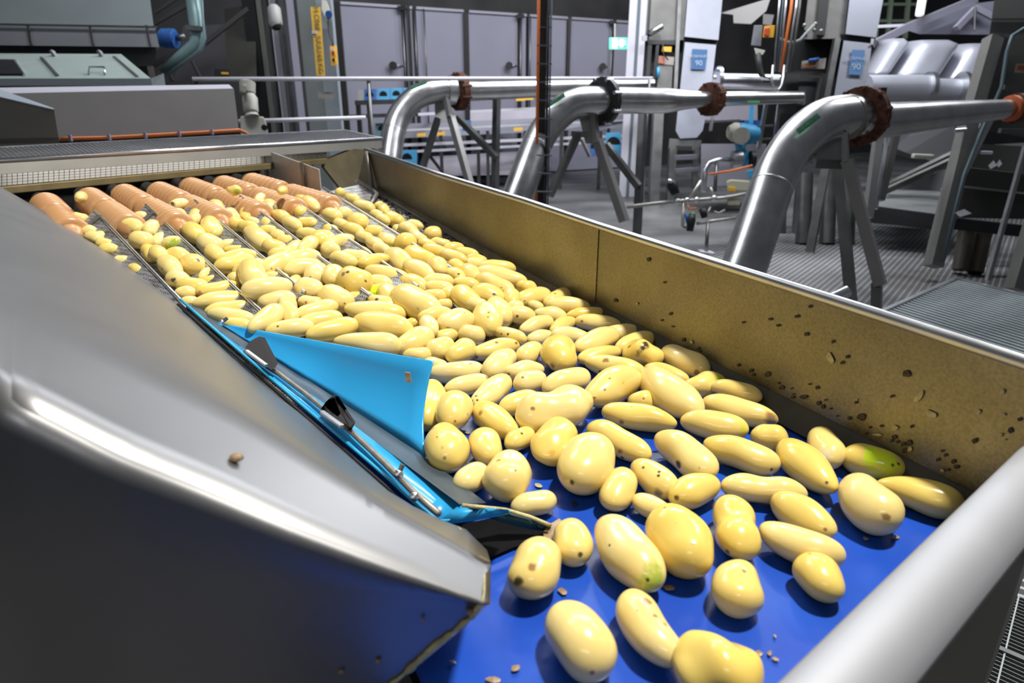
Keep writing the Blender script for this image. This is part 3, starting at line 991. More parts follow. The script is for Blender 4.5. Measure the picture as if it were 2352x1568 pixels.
def pot(x, y, L, W, ang, zone, shape='', label=None, spots=()):
    k = 1.0 if (zone == 'belt' and y > 960) else (1.05 if zone == 'belt' else (1.13 if zone == 'chute' else 1.18))
    L, W = L * k, W * k * (1.0 if k == 1.0 else 1.03)
    POT.append(dict(x=x, y=y, L=max(L, W), W=min(L, W), a=ang if L >= W else ang + 90, z=zone, sh=shape, label=label, spots=spots))


# --- loose on the belt, nearest the camera
pot(1231, 1303, 148, 120, -65, 'belt', '', 'egg-shaped potato with a dark bruise, beside the tip of the teal rubber skirt', [(1190, 1335, 11, 'd'), (1222, 1302, 10, 'n')])
pot(1315, 1243, 112, 88, 80, 'belt', '', 'small amber potato touching the tip of the teal rubber skirt', [(1333, 1272, 6, 'd')])
pot(1442, 1267, 205, 120, 50, 'belt', '', 'big oblong potato with a green tip and one dark eye, mid belt', [(1502, 1336, 34, 'g'), (1488, 1331, 5, 'd'), (1400, 1252, 4, 'd'), (1413, 1325, 9, 'n')])
pot(1562, 1239, 182, 136, 55, 'belt', '', 'large smooth egg-shaped potato right of the green-tipped oblong one', [(1591, 1249, 5, 'n'), (1552, 1199, 5, 'n'), (1504, 1215, 3, 'n')])
pot(1689, 1209, 150, 104, 75, 'belt', 'p', 'waisted peanut-shaped potato with a black pit at its lower end', [(1672, 1264, 7, 'd')])
pot(1844, 1183, 162, 86, 30, 'belt', '', 'glossy deep yellow oblong potato behind the bent bean-shaped one', [(1896, 1216, 4, 'n')])
pot(1838, 1249, 190, 90, 20, 'belt', 'b', 'bent bean-shaped potato curling over the smaller egg near the end rail', [(1757, 1267, 4, 'n')])
pot(1882, 1325, 126, 100, 50, 'belt', '', 'plain egg-shaped potato tucked under the bent bean-shaped one', [(1860, 1271, 4, 'n')])
pot(1694, 1346, 131, 107, 95, 'belt', 't', 'almost round potato standing alone in front of the peanut-shaped one', [(1709, 1309, 6, 'n')])
pot(1330, 1465, 198, 142, 58, 'belt', '', 'fat pale barrel potato at the bottom of the belt, leftmost of the front three', [(1360, 1543, 6, 'n'), (1250, 1425, 6, 'n')])
pot(1491, 1440, 205, 104, 55, 'belt', 'b', 'bean-shaped potato with brown blotches, middle of the front three', [(1486, 1380, 13, 'n'), (1505, 1413, 7, 'n'), (1528, 1429, 7, 'n'), (1464, 1403, 4, 'n')])
pot(1648, 1533, 202, 158, 10, 'belt', 'k', 'wide lumpy potato cut by the bottom of the frame, rightmost of the front three', [(1650, 1520, 10, 'o')])
pot(1421, 1122, 108, 80, -65, 'belt', '', 'slim upright potato in front of the speckled one, mid belt')
pot(1502, 1098, 125, 74, 35, 'belt', '', 'black-speckled potato with a violet bruise, behind the slim upright one', [(1478, 1073, 4, 'd'), (1514, 1083, 4, 'd'), (1513, 1092, 4, 'd'), (1512, 1131, 10, 'r')])
pot(1500, 1166, 108, 56, 25, 'belt', '', 'small oblong potato half hidden behind the large smooth egg')
pot(1596, 1125, 122, 77, -22, 'belt', '', 'neat oval potato with a brown pit at its lower left end', [(1553, 1143, 6, 'd')])
pot(1226, 1156, 108, 60, -12, 'belt', '', 'small shiny potato just behind the teal rubber skirt')
pot(1754, 1124, 190, 78, 6, 'belt', 'p', 'long straight potato lying crosswise with a slight waist, right of the neat oval')
pot(1852, 1069, 168, 88, 42, 'belt', '', 'long smooth potato aimed at the camera, left of the small oval by the wall', [(1899, 1108, 4, 'd')])
pot(1767, 1004, 83, 64, 5, 'belt', '', 'little round potato above the long smooth one')
pot(1896, 1028, 102, 76, 65, 'belt', '', 'upright oval potato with a wrinkled pale patch next to the peel heap', [(1893, 1043, 14, 'w')])
pot(2005, 1062, 134, 80, 12, 'belt', '', 'half lime-green potato resting against the steel side wall', [(2030, 1055, 36, 'y'), (2050, 1068, 4, 'd'), (2064, 1064, 4, 'd'), (2003, 1038, 18, 'y')])
pot(1994, 1153, 158, 118, 48, 'belt', '', 'large egg-shaped potato with a brown end scar, near the end rail', [(2033, 1187, 10, 'n'), (1955, 1133, 4, 'd')])
pot(2111, 1136, 178, 82, 15, 'belt', 't', 'long pointed potato nearest the corner of rail and side wall', [(2188, 1148, 5, 'n')])
# --- the dense spread on the belt
pot(1701, 1042, 178, 80, 18, 'belt', '', 'long pale potato with a tiny end pit, in front of the lying pair', [(1771, 1077, 4, 'd')])
pot(1640, 976, 152, 70, 8, 'belt', '', 'smooth oblong potato with a greenish right end, below the rotten-ended long one', [(1712, 985, 16, 'G')])
pot(1697, 944, 182, 62, 14, 'belt', '', 'long potato with a rotten brown right end, by the wall foot', [(1772, 958, 14, 'n'), (1775, 968, 12, 'r')])
pot(1691, 899, 112, 50, 14, 'belt', '', 'oblong potato with a grey-violet left end, against the wall foot', [(1646, 905, 11, 'r')])
pot(1618, 885, 98, 58, -10, 'belt', '', 'oval potato with a lime tip by the wall foot', [(1654, 868, 12, 'y')])
pot(1572, 829, 116, 60, 25, 'belt', '', 'smooth oval potato beside the black-cratered one', [(1600, 855, 6, 'n')])
pot(1478, 813, 90, 66, 15, 'belt', 'k', 'knobbly potato with a long black crater and a nub', [(1476, 800, 8, 'k'), (1484, 791, 8, 'k'), (1467, 809, 8, 'k'), (1446, 794, 6, 'n')])
pot(1573, 1042, 165, 86, 35, 'belt', '', 'potato with one large black spot and a small one, mid belt', [(1559, 1066, 9, 'd'), (1608, 1076, 4, 'd')])
pot(1420, 1013, 208, 72, 27, 'belt', '', 'longest slanting potato of the mid belt, under the dented oblong', [(1424, 1036, 7, 'n'), (1430, 1050, 4, 'd')])
pot(1348, 1064, 150, 126, -60, 'belt', '', 'huge egg potato with a black end eye, centre of the belt', [(1313, 1108, 5, 'd'), (1412, 1043, 4, 'n')])
pot(1271, 1015, 122, 98, -60, 'belt', 'k', 'blunt double-humped potato left of the huge egg', [(1237, 990, 4, 'd'), (1267, 1040, 7, 'o')])
pot(1193, 1008, 76, 53, -30, 'belt', '', 'tiny oval potato with a black dot on top', [(1199, 994, 4, 'd')])
pot(1115, 1024, 92, 74, 70, 'belt', '', 'upright bright oval potato next to the pear-shaped one')
pot(1024, 1023, 120, 97, 75, 'belt', 't', 'pear-shaped potato with freckles, beside the foot of the blue deflector', [(1005, 1004, 4, 'd'), (1017, 1030, 6, 'n'), (1021, 1052, 4, 'n'), (993, 982, 6, 'r')])
pot(1167, 1092, 120, 106, 100, 'belt', '', 'stout rounded potato at the right of the small one by the clamp bar', [(1143, 1054, 6, 'n'), (1190, 1108, 3, 'n')])
pot(1082, 1098, 90, 66, -35, 'belt', '', 'pale oval potato touching the clamp bar')
pot(1042, 943, 92, 78, -75, 'belt', '', 'smooth pale egg leaning by the edge of the blue deflector', [(1045, 967, 3, 'n'), (1075, 951, 3, 'd')])
pot(1136, 965, 122, 70, 35, 'belt', '', 'cream potato with a dimple at its upper left end', [(1104, 948, 7, 'n')])
pot(1130, 900, 112, 58, -40, 'belt', '', 'potato with a cluster of dark dots at its lower end', [(1094, 909, 3, 'd'), (1086, 921, 3, 'd'), (1096, 919, 3, 'd')])
pot(1072, 884, 102, 46, -15, 'belt', '', 'slim potato with a violet-grey tip, above the cream dimpled one', [(1118, 868, 6, 'r')])
pot(1193, 926, 94, 56, -18, 'belt', '', 'lemon oval potato left of the biggest yellow one')
pot(1218, 876, 76, 52, -22, 'belt', '', 'small potato with a black scratch on its left end', [(1201, 868, 4, 'd')])
pot(1275, 940, 176, 98, -15, 'belt', 'k', 'biggest glossy yellow potato of the heap, wide and lumpy', [(1223, 938, 5, 'n')])
pot(1301, 877, 110, 60, -20, 'belt', '', 'oval potato with a brown end scar behind the biggest yellow one', [(1335, 891, 8, 'n')])
pot(985, 927, 115, 78, 100, 'belt', '', 'potato half hidden behind the free edge of the blue deflector', [(1001, 922, 4, 'd')])
pot(1048, 853, 122, 50, -6, 'belt', 'b', 'long curved potato just beyond the corner of the blue deflector', [(1080, 833, 5, 'n')])
pot(1204, 852, 90, 46, -8, 'belt', '', 'oblong potato with two pits, above the black-scratched one', [(1170, 858, 4, 'd'), (1187, 851, 3, 'd')])
pot(1149, 834, 86, 58, -42, 'belt', '', 'bright oval potato tilted up, behind the oblong with two pits')
pot(1467, 958, 196, 62, 10, 'belt', '', 'long dented potato with a dark scar and a crack near its left end', [(1529, 938, 7, 'd'), (1428, 968, 5, 'n'), (1380, 939, 3, 'd'), (1451, 932, 3, 'd')])
pot(1407, 888, 134, 82, -28, 'belt', '', 'large freckled oval potato left of the big curved one', [(1389, 894, 4, 'n'), (1365, 914, 4, 'n'), (1401, 868, 3, 'n'), (1434, 880, 6, 'o')])
pot(1536, 898, 166, 84, 38, 'belt', 'b', 'big curved potato running towards the camera, right of the freckled oval')
pot(1475, 922, 64, 50, 0, 'belt', '', 'small potato peeping between the freckled oval and the big curved one', [(1478, 915, 3, 'n')])
pot(1412, 844, 156, 54, 12, 'belt', '', 'long potato with a brown gash on its top', [(1392, 826, 8, 'n'), (1379, 854, 5, 'd')])
pot(1377, 816, 100, 42, -12, 'belt', '', 'slim potato lying behind the gashed long one')
pot(1530, 858, 102, 42, 15, 'belt', '', 'slim potato showing behind the big curved one', [(1565, 872, 3, 'n')])
pot(1459, 788, 98, 48, -20, 'belt', '', 'oblong potato behind the black-cratered one')
pot(1372, 783, 105, 56, -22, 'belt', '', 'yellow oblong potato with a black eye at its lower left', [(1330, 809, 5, 'd')])
pot(1425, 766, 90, 46, -8, 'belt', '', 'oblong potato leaning on the wall foot, behind the yellow oblong')
pot(1373, 742, 105, 40, 5, 'belt', '', 'sausage-shaped potato with a dark pit at its left end by the wall', [(1337, 738, 4, 'd')])
pot(1346, 722, 96, 34, -4, 'belt', '', 'sausage-shaped potato directly behind the one with the dark end pit')
pot(1305, 702, 98, 42, 5, 'belt', '', 'wide pale potato near the wall seam')
pot(1281, 685, 68, 40, -28, 'belt', '', 'potato with a green smear closest to the wall seam', [(1263, 696, 9, 'g'), (1275, 675, 3, 'n')])
pot(1224, 684, 84, 48, -15, 'belt', '', 'large oval potato left of the green-smeared one', [(1205, 691, 3, 'd'), (1228, 675, 2, 'd')])
pot(1264, 724, 74, 40, 8, 'belt', '', 'canary yellow oval potato below the green-smeared one')
pot(1233, 747, 78, 42, -20, 'belt', '', 'kidney potato with a bright spot of light, below the canary yellow oval')
pot(1292, 748, 62, 36, -30, 'belt', '', 'small oval potato under the sausage-shaped pair')
pot(1312, 774, 92, 46, 5, 'belt', '', 'wide pale oval behind the dome-shaped potato')
pot(1240, 775, 60, 36, -18, 'belt', '', 'small flat potato below the kidney potato')
pot(1284, 813, 88, 76, 70, 'belt', '', 'dome-shaped potato with a grey-brown lower edge', [(1258, 842, 8, 'r'), (1268, 838, 7, 'n')])
pot(1217, 810, 64, 47, -40, 'belt', '', 'small blunt potato left of the dome-shaped one')
pot(1138, 803, 112, 47, -12, 'belt', '', 'long potato with black ticks at its right end', [(1184, 788, 5, 'd'), (1141, 786, 4, 'n'), (1094, 820, 4, 'd'), (1116, 826, 5, 'n')])
pot(1171, 770, 76, 36, 18, 'belt', 't', 'pear-shaped potato with two black eyes, in front of the standing stack', [(1151, 767, 3, 'd'), (1166, 767, 3, 'd')])
pot(1120, 734, 80, 66, 70, 'belt', '', 'tall standing potato in the middle of the heap with a nick on top', [(1123, 716, 4, 'd'), (1121, 727, 3, 'n')])
pot(1146, 714, 74, 54, 60, 'belt', '', 'potato right behind the tall standing one')
pot(1198, 723, 62, 42, 5, 'belt', '', 'blunt oval potato with a speck, left of the canary yellow oval', [(1188, 726, 3, 'd')])
pot(1184, 704, 38, 30, 0, 'belt')
pot(1230, 703, 36, 26, 20, 'belt')
pot(1070, 686, 78, 52, 40, 'belt', '', 'long blunt potato with a black nick at its lower edge', [(1081, 699, 4, 'd')])
pot(1120, 678, 78, 54, 15, 'belt', '', 'large oval potato with a dark eye and an orange patch', [(1136, 675, 4, 'd'), (1139, 681, 5, 'o')])
pot(1048, 740, 88, 60, -12, 'belt', '', 'big oval potato with a black smudge like a small smile', [(1030, 754, 6, 'd'), (1067, 719, 3, 'd')])
pot(1083, 769, 62, 48, 15, 'belt', '', 'plain oval potato right of the smudged one')
pot(1059, 808, 72, 54, -30, 'belt', '', 'bright oval potato below the plain oval')
pot(1025, 771, 52, 34, -10, 'belt')
pot(1176, 684, 46, 36, 70, 'belt')
pot(1096, 700, 50, 34, 10, 'belt')
pot(952, 784, 94, 58, -25, 'belt', '', 'smooth large oval potato right above the top edge of the blue deflector')
pot(1012, 801, 66, 54, -25, 'belt')
pot(880, 750, 128, 62, 12, 'chute', '', 'broad humped potato left of the smooth large oval')
pot(862, 716, 160, 48, 6, 'chute', 't', 'very long tapered potato lying crosswise in the heap', [(880, 711, 3, 'd')])
pot(765, 757, 114, 44, -14, 'chute', '', 'oblong potato touching the top edge of the blue deflector, left of the very long one')
pot(845, 790, 150, 52, 6, 'chute', 't', 'long potato pressed along the top edge of the blue deflector', [(898, 788, 5, 'd'), (893, 775, 3, 'd')])
pot(958, 816, 64, 38, 0, 'belt')
pot(948, 744, 40, 30, 0, 'belt', '', None, [(940, 746, 3, 'd')])
pot(985, 748, 52, 38, 60, 'belt')
pot(1000, 723, 78, 38, -8, 'belt')
pot(1000, 840, 58, 40, 15, 'belt')
pot(735, 737, 96, 42, -12, 'chute')
pot(666, 755, 98, 42, -8, 'chute', '', None, [(638, 749, 3, 'd')])
pot(728, 713, 92, 40, -15, 'chute')
pot(612, 733, 86, 46, -35, 'chute')
pot(636, 690, 78, 46, -10, 'chute', '', None, [(640, 690, 3, 'd')])
pot(662, 710, 82, 42, 75, 'chute', 'k')
pot(709, 665, 60, 52, 0, 'chute', '', 'round freckled ball potato in the heap past the divider ends', [(694, 670, 2, 'd'), (718, 679, 2, 'n')])
pot(769, 686, 78, 56, 25, 'chute', '', 'stout potato with a black nick, right of the round ball potato', [(791, 697, 3, 'd')])
pot(813, 646, 74, 62, 20, 'chute', '', 'big golden potato with a grey-black patch on top', [(787, 627, 6, 'r'), (798, 623, 5, 'd'), (839, 645, 4, 'd'), (793, 664, 4, 'd')])
pot(614, 662, 102, 50, -8, 'chute')
pot(582, 635, 78, 54, 60, 'chute')
pot(636, 608, 76, 48, -25, 'chute', '', 'plump potato stacked at the end of the third divider', [(624, 617, 3, 'n')])
pot(694, 593, 78, 40, -8, 'chute')
pot(695, 615, 80, 40, -10, 'chute')
pot(727, 630, 54, 46, -60, 'chute', '', None, [(713, 636, 3, 'd')])
pot(764, 633, 50, 44, 80, 'chute')
pot(790, 597, 58, 36, 20, 'chute')
pot(675, 653, 52, 30, -60, 'chute')
pot(633, 637, 52, 26, 0, 'chute')
pot(828, 683, 58, 30, 0, 'chute')
pot(713, 695, 52, 30, 5, 'chute', '', None, [(703, 694, 3, 'n')])
pot(957, 697, 114, 68, 30, 'chute', '', 'fat potato with a violet streak and a dark pit, centre of the heap', [(983, 711, 4, 'd'), (960, 708, 5, 'r')])
pot(862, 671, 42, 36, 0, 'chute', '', 'bright lime-green potato end in the middle of the heap', [(861, 672, 26, 'y'), (850, 668, 14, 'y'), (872, 668, 14, 'y')])
pot(893, 676, 56, 42, 50, 'chute')
pot(878, 697, 64, 34, 20, 'chute', '', 'potato with a torn black hollow, below the lime-green one', [(864, 689, 6, 'd')])
pot(889, 631, 116, 38, 12, 'chute')
pot(868, 649, 62, 34, 10, 'chute')
pot(952, 653, 64, 40, 25, 'chute')
pot(915, 599, 64, 46, 40, 'lane6', '', None, [(933, 608, 2, 'd')])
pot(968, 593, 76, 42, 25, 'lane6')
pot(964, 622, 82, 38, 32, 'lane6')
pot(1006, 611, 44, 36, 60, 'lane6')
pot(1006, 647, 66, 36, 0, 'chute')
pot(1008, 660, 62, 30, 5, 'chute')
pot(998, 680, 50, 32, 5, 'chute')
pot(1020, 700, 36, 28, 0, 'chute', '', None, [(1021, 707, 4, 'r')])
pot(1030, 675, 38, 35, 0, 'chute')
for a in [(1141, 615, 76, 34, 5), (1151, 635, 112, 40, 12), (1136, 653, 82, 38, 25), (1081, 628, 52, 36, 40), (1095, 610, 52, 34, 20), (1049, 611, 38, 30, 30), (1094, 597, 44, 26, 10), (1072, 583, 50, 28, 12), (1042, 589, 57, 28, 20), (1002, 578, 57, 30, 20), (1042, 570, 42, 26, -5), (1011, 559, 44, 24, 5), (1071, 654, 58, 32, 10), (1209, 660, 42, 30, 10), (782, 443, 22, 21, 0), (810, 457, 34, 24, 25), (836, 475, 46, 29, 20), (882, 480, 28, 21, 60), (865, 494, 29, 23, 20), (906, 504, 44, 31, 25), (880, 505, 31, 23, 30), (916, 528, 27, 25, 0), (939, 528, 41, 33, 30), (953, 517, 35, 23, 15), (994, 537, 35, 33, 0), (961, 545, 45, 25, 35), (982, 563, 41, 25, 25)]:
    pot(*a, 'lane6')
pot(1047, 633, 46, 32, 35, 'lane6', '', 'potato with a black spot and a lime tip, near the wall', [(1054, 629, 4, 'd'), (1061, 638, 6, 'y')])
pot(871, 473, 21, 20, 0, 'lane6', '', 'tiny lime-yellow potato behind the others at the wall', [(868, 475, 9, 'G')])
for a in [(791, 491, 31, 30, 0), (763, 495, 41, 31, 20), (785, 516, 35, 23, 25), (822, 508, 43, 35, 35), (811, 528, 47, 29, 20), (859, 532, 37, 29, 0), (837, 545, 37, 25, 20), (862, 560, 53, 27, 35), (880, 573, 43, 25, 25), (931, 558, 45, 41, 0), (713, 468, 52, 28, 38), (693, 458, 26, 20, 30)]:
    pot(*a, 'lane5')
pot(890, 551, 42, 28, 30, 'lane5', '', 'yellow-green tinged potato in the lane left of the sixth divider', [(898, 560, 9, 'G')])
for a in [(759, 530, 31, 29, 0), (745, 545, 47, 31, 20), (781, 554, 76, 28, -18), (759, 574, 39, 34, 0), (816, 591, 63, 35, 10), (836, 586, 47, 28, 50), (811, 574, 35, 24, 0), (859, 599, 65, 30, -12), (597, 455, 30, 19, -50), (600, 469, 27, 21, 0), (621, 475, 35, 27, 60), (654, 471, 29, 23, 0), (675, 482, 35, 21, 30), (693, 488, 29, 27, 0), (647, 497, 45, 25, 28), (670, 513, 45, 29, 35), (708, 513, 43, 27, 10), (707, 538, 47, 27, 10), (735, 551, 43, 39, 60)]:
    pot(*a, 'lane4')
pot(649, 437, 28, 18, -35, 'roller', '', 'yellow potato riding on the ribs of the sixth orange roller')
pot(538, 437, 29, 21, 0, 'roller', '', 'greenish potato riding on the ribs of the fifth orange roller', [(543, 438, 8, 'g')])
pot(186, 452, 26, 22, -55, 'roller', '', 'yellow potato riding on the ribs of the second orange roller')
for a in [(499, 477, 50, 27, 52), (530, 496, 37, 33, 60), (565, 491, 35, 25, 85), (546, 516, 37, 31, 30), (579, 509, 35, 20, 20), (571, 523, 43, 29, 20), (592, 548, 71, 41, 40), (616, 513, 31, 27, 70), (620, 531, 43, 26, 10), (641, 542, 35, 27, 30), (660, 555, 43, 28, 10), (632, 570, 51, 35, 20), (645, 587, 49, 37, 0), (707, 564, 49, 32, -40), (675, 571, 51, 28, -40)]:
    pot(*a, 'lane3')
pot(412, 469, 37, 25, -15, 'lane2', '', 'small potato with a black end on the fourth orange roller', [(397, 468, 6, 'd')])
pot(447, 536, 57, 37, 45, 'lane2', '', 'potato with a green streak in the lane left of the third divider', [(464, 540, 9, 'g')])
for a in [(405, 491, 39, 27, 15), (419, 521, 43, 31, 40), (450, 499, 37, 29, -70), (485, 523, 49, 37, 60), (481, 560, 53, 41, 30), (527, 562, 41, 24, -10), (493, 583, 43, 35, 50), (543, 576, 53, 24, 0), (546, 591, 84, 33, -8), (540, 606, 82, 40, -12), (576, 619, 72, 42, -15), (539, 641, 31, 29, 0)]:
    pot(*a, 'lane2')
pot(396, 560, 37, 34, 0, 'lane1', '', 'round lime-green potato sitting high beside the second divider', [(396, 560, 15, 'g'), (404, 556, 12, 'g')])
pot(410, 641, 49, 37, 20, 'lane1', '', 'potato with a black scar in the lane right of the first divider', [(397, 643, 5, 'd'), (402, 642, 4, 'd')])
pot(390, 611, 59, 39, 55, 'lane1', '', 'potato with a single black pit in the lane right of the first divider', [(373, 618, 4, 'd')])
pot(445, 609, 49, 46, 60, 'lane1', '', 'broad potato with a brown streak beside the second divider', [(453, 598, 5, 'r')])
pot(500, 664, 84, 34, -10, 'lane1', '', 'long potato with a big rotten brown left end, above the blue deflector tip', [(456, 680, 13, 'n'), (452, 683, 9, 'r')])
for a in [(286, 501, 35, 27, 10), (324, 499, 29, 25, 0), (302, 520, 49, 35, 25), (347, 525, 37, 31, -60), (324, 552, 47, 39, 20), (366, 549, 37, 23, -50), (344, 581, 41, 29, 60), (364, 583, 41, 31, 50), (410, 589, 49, 37, 20), (442, 657, 61, 36, 5), (478, 628, 43, 24, -35), (490, 647, 42, 26, 0), (427, 673, 41, 29, 0), (506, 690, 112, 38, -8), (531, 710, 102, 36, -6), (531, 727, 102, 36, 8), (544, 746, 62, 30, 8), (436, 694, 36, 27, 0)]:
    pot(*a, 'lane1')
for a in [(205, 531, 27, 25, 0), (216, 546, 35, 29, 30), (235, 545, 31, 25, 30), (241, 561, 33, 25, 0), (250, 574, 37, 31, 0), (281, 600, 31, 26, 0), (318, 622, 45, 27, 30), (343, 644, 35, 24, 20), (367, 664, 33, 24, 20), (184, 503, 31, 27, 0), (186, 528, 28, 24, 0)]:
    pot(*a, 'lane0')

TINT = {'d': (0.035, 0.018, 0.012), 'k': (0.02, 0.010, 0.010), 'n': (0.30, 0.15, 0.05), 'g': (0.36, 0.46, 0.045), 'y': (0.62, 0.84, 0.015), 'G': (0.68, 0.62, 0.07), 'r': (0.20, 0.15, 0.14), 'o': (0.78, 0.42, 0.08), 'w': (0.74, 0.66, 0.50)}


def roller_z(p):
    return ROLL_Z


def ground(q, zone):
    return ROLL_Z + 0.004 if zone == 'roller' else surf_z(q)


# settle each potato on what carries it
for q in POT:
    r = ray(q['x'], q['y'])

    def gap(t):
        P = r * t
        return P.z - ground(P, q['z']) - 0.46 * q['W'] * t / FPX
    lo, hi = 0.15, 5.0
    for _ in range(60):
        m_ = (lo + hi) / 2
        if gap(m_) > 0: lo = m_
        else: hi = m_
    q['t'] = lo
    q['t0'] = lo


def frame(q):
    t = q['t']
    P = ray(q['x'], q['y']) * t
    onch = q['z'] != 'roller' and P.dot(EAZ) > S0
    e1 = XAZ.normalized()
    e2 = (EAZ + Vector((0, 0, KSL if onch else 0))).normalized()
    p0 = project(P)
    J = []
    for e in (e1, e2):
        p1 = project(P + e * 0.001)
        J.append(((p1[0] - p0[0]) / 0.001, (p1[1] - p0[1]) / 0.001))
    c, s = math.cos(math.radians(q['a'])), math.sin(math.radians(q['a']))
    det = J[0][0] * J[1][1] - J[1][0] * J[0][1]
    a = (c * J[1][1] - s * J[1][0]) / det
    b = (s * J[0][0] - c * J[0][1]) / det
    d = (e1 * a + e2 * b)
    d.normalize()
    dj = (J[0][0] * d.dot(e1) + J[1][0] * d.dot(e2), J[0][1] * d.dot(e1) + J[1][1] * d.dot(e2))
    fs = min(1.0, math.hypot(*dj) / (FPX / t))
    h = q['L'] / 2 * t / FPX
    bb = q['W'] / 2 * t / FPX
    k = max(0.0, h * h - bb * bb * max(0.0, 1 - fs * fs))
    A = math.sqrt(k) / fs
    A = min(max(A, 1.02 * bb), 2.6 * bb)
    n = e1.cross(e2).normalized()
    if n.z < 0: n = -n
    return P, d, n, A, bb


for q in POT:
    q['P'], q['d'], q['n'], q['A'], q['B'] = frame(q)


def balls(q):
    A, B = q['A'], q['B']
    k = max(0.0, A - B * 0.95)
    return [(q['P'] + q['d'] * (k * s), B * (0.95 if abs(s) < 0.9 else 0.86)) for s in (-0.95, -0.5, 0, 0.5, 0.95)]


# where two would share the same room, the one in front in the photograph rides up along its sight line
for it in range(14):
    moved = 0
    bl = [balls(q) for q in POT]
    for i in range(len(POT)):
        for j in range(i + 1, len(POT)):
            qi, qj = POT[i], POT[j]
            dd = (qi['P'] - qj['P']).length
            if dd > qi['A'] + qj['A']:
                continue
            pen = 0
            for (c1, r1_) in bl[i]:
                for (c2, r2_) in bl[j]:
                    e = r1_ + r2_ - (c1 - c2).length
                    if e > pen: pen = e
            lim = 0.22 * min(qi['B'], qj['B'])
            if pen > lim:
                f, bk = (qi, qj) if qi['y'] + 0.0 > qj['y'] else (qj, qi)
                nt = f['t'] * (1 - min(0.012, 0.30 * (pen - lim) / f['t']))
                if nt > f['t0'] * 0.93 and f['z'] != 'roller':
                    f['t'] = nt
                    moved += 1
                nb = bk['t'] * (1 + min(0.006, 0.15 * (pen - lim) / bk['t']))
                if nb < bk['t0'] * 1.012:
                    bk['t'] = nb
    for q in POT:
        q['P'], q['d'], q['n'], q['A'], q['B'] = frame(q)
    if not moved:
        break


def potato_mesh(q, idx):
    A, B = q['A'], q['B']
    big = q['L'] > 90
    nu, nv = (40, 32) if big else ((26, 20) if q['L'] > 45 else (18, 14))
    rr = random.Random(idx * 13 + 5)
    ph = [rr.uniform(0, 6.28) for _ in range(8)]
    am = [rr.uniform(0.008, 0.048) for _ in range(4)]
    if 'k' in q['sh']:
        am = [a * 2.2 + 0.03 for a in am]
    taper = rr.uniform(-0.12, 0.12) + (0.22 if 't' in q['sh'] else 0)
    bend = rr.uniform(-0.05, 0.05) + (0.30 if 'b' in q['sh'] else 0)
    waist = 0.17 if 'p' in q['sh'] else 0
    pw = rr.uniform(2.15, 2.6)
    vs, fs = [], []
    vs.append((-A, bend * B * 0.5, 0))
    for i in range(1, nu):
        th = math.pi * i / nu
        u = -math.cos(th)
        prof = max(0.0, 1 - abs(u) ** pw) ** (1 / 2.05)
        prof *= 1 + taper * u - waist * math.exp(-(u / 0.33) ** 2)
        for k in range(nv):
            f = 2 * math.pi * k / nv
            lump = 1 + am[0] * math.sin(2 * f + ph[0] + 2 * u) + am[1] * math.sin(3.1 * u + ph[1]) * math.cos(f + ph[2]) + am[2] * math.sin(5 * u + ph[3] + f) + am[3] * math.sin(2 * f + ph[4] - 4 * u)
            y = B * prof * lump * math.cos(f)
            z = B * 0.92 * prof * lump * math.sin(f)
            vs.append((A * u, y + bend * B * (0.55 - 1.1 * (1 - u * u)), z))
    vs.append((A, bend * B * 0.5, 0))
    for k in range(nv):
        fs.append((0, 1 + (k + 1) % nv, 1 + k))
    for i in range(nu - 2):
        for k in range(nv):
            a = 1 + i * nv + k; b = 1 + i * nv + (k + 1) % nv
            fs.append((a, b, b + nv, a + nv))
    last = len(vs) - 1
    o = 1 + (nu - 2) * nv
    for k in range(nv):
        fs.append((last, o + k, o + (k + 1) % nv))
    me = bpy.data.meshes.new('potato')
    me.from_pydata(vs, [], fs)
    me.polygons.foreach_set('use_smooth', [True] * len(me.polygons))
    me.materials.append(POTM)
    return me


def hit_local(q, M, px, py):
    """where the sight line of a pixel meets the potato, in its own axes"""
    inv = M.inverted()
    o = inv @ Vector((0, 0, 0)); d = (inv.to_3x3() @ ray(px, py))
    s = Vector((1 / q['A'], 1 / q['B'], 1 / (0.92 * q['B'])))
    o2 = Vector((o.x * s.x, o.y * s.y, o.z * s.z)); d2 = Vector((d.x * s.x, d.y * s.y, d.z * s.z))
    a = d2.dot(d2); b = o2.dot(d2); c = o2.dot(o2) - 1
    disc = b * b - a * c
    t = (-b - math.sqrt(disc)) / a if disc > 0 else -b / a
    p = o + d * t
    if disc <= 0:
        k = Vector((p.x * s.x, p.y * s.y, p.z * s.z)).length
        p = p / k
    return p


# words that tell them apart
land = [q for q in POT if q['label'] and q['z'] in ('belt', 'chute')]
short = {}


def size_word(q):
    a = q['A']
    r = q['A'] / q['B']
    s = 'small' if a < 0.030 else ('medium' if a < 0.042 else 'large')
    f = 'round' if r < 1.22 else ('oval' if r < 1.55 else ('oblong' if r < 2.05 else 'long'))
    return s, f


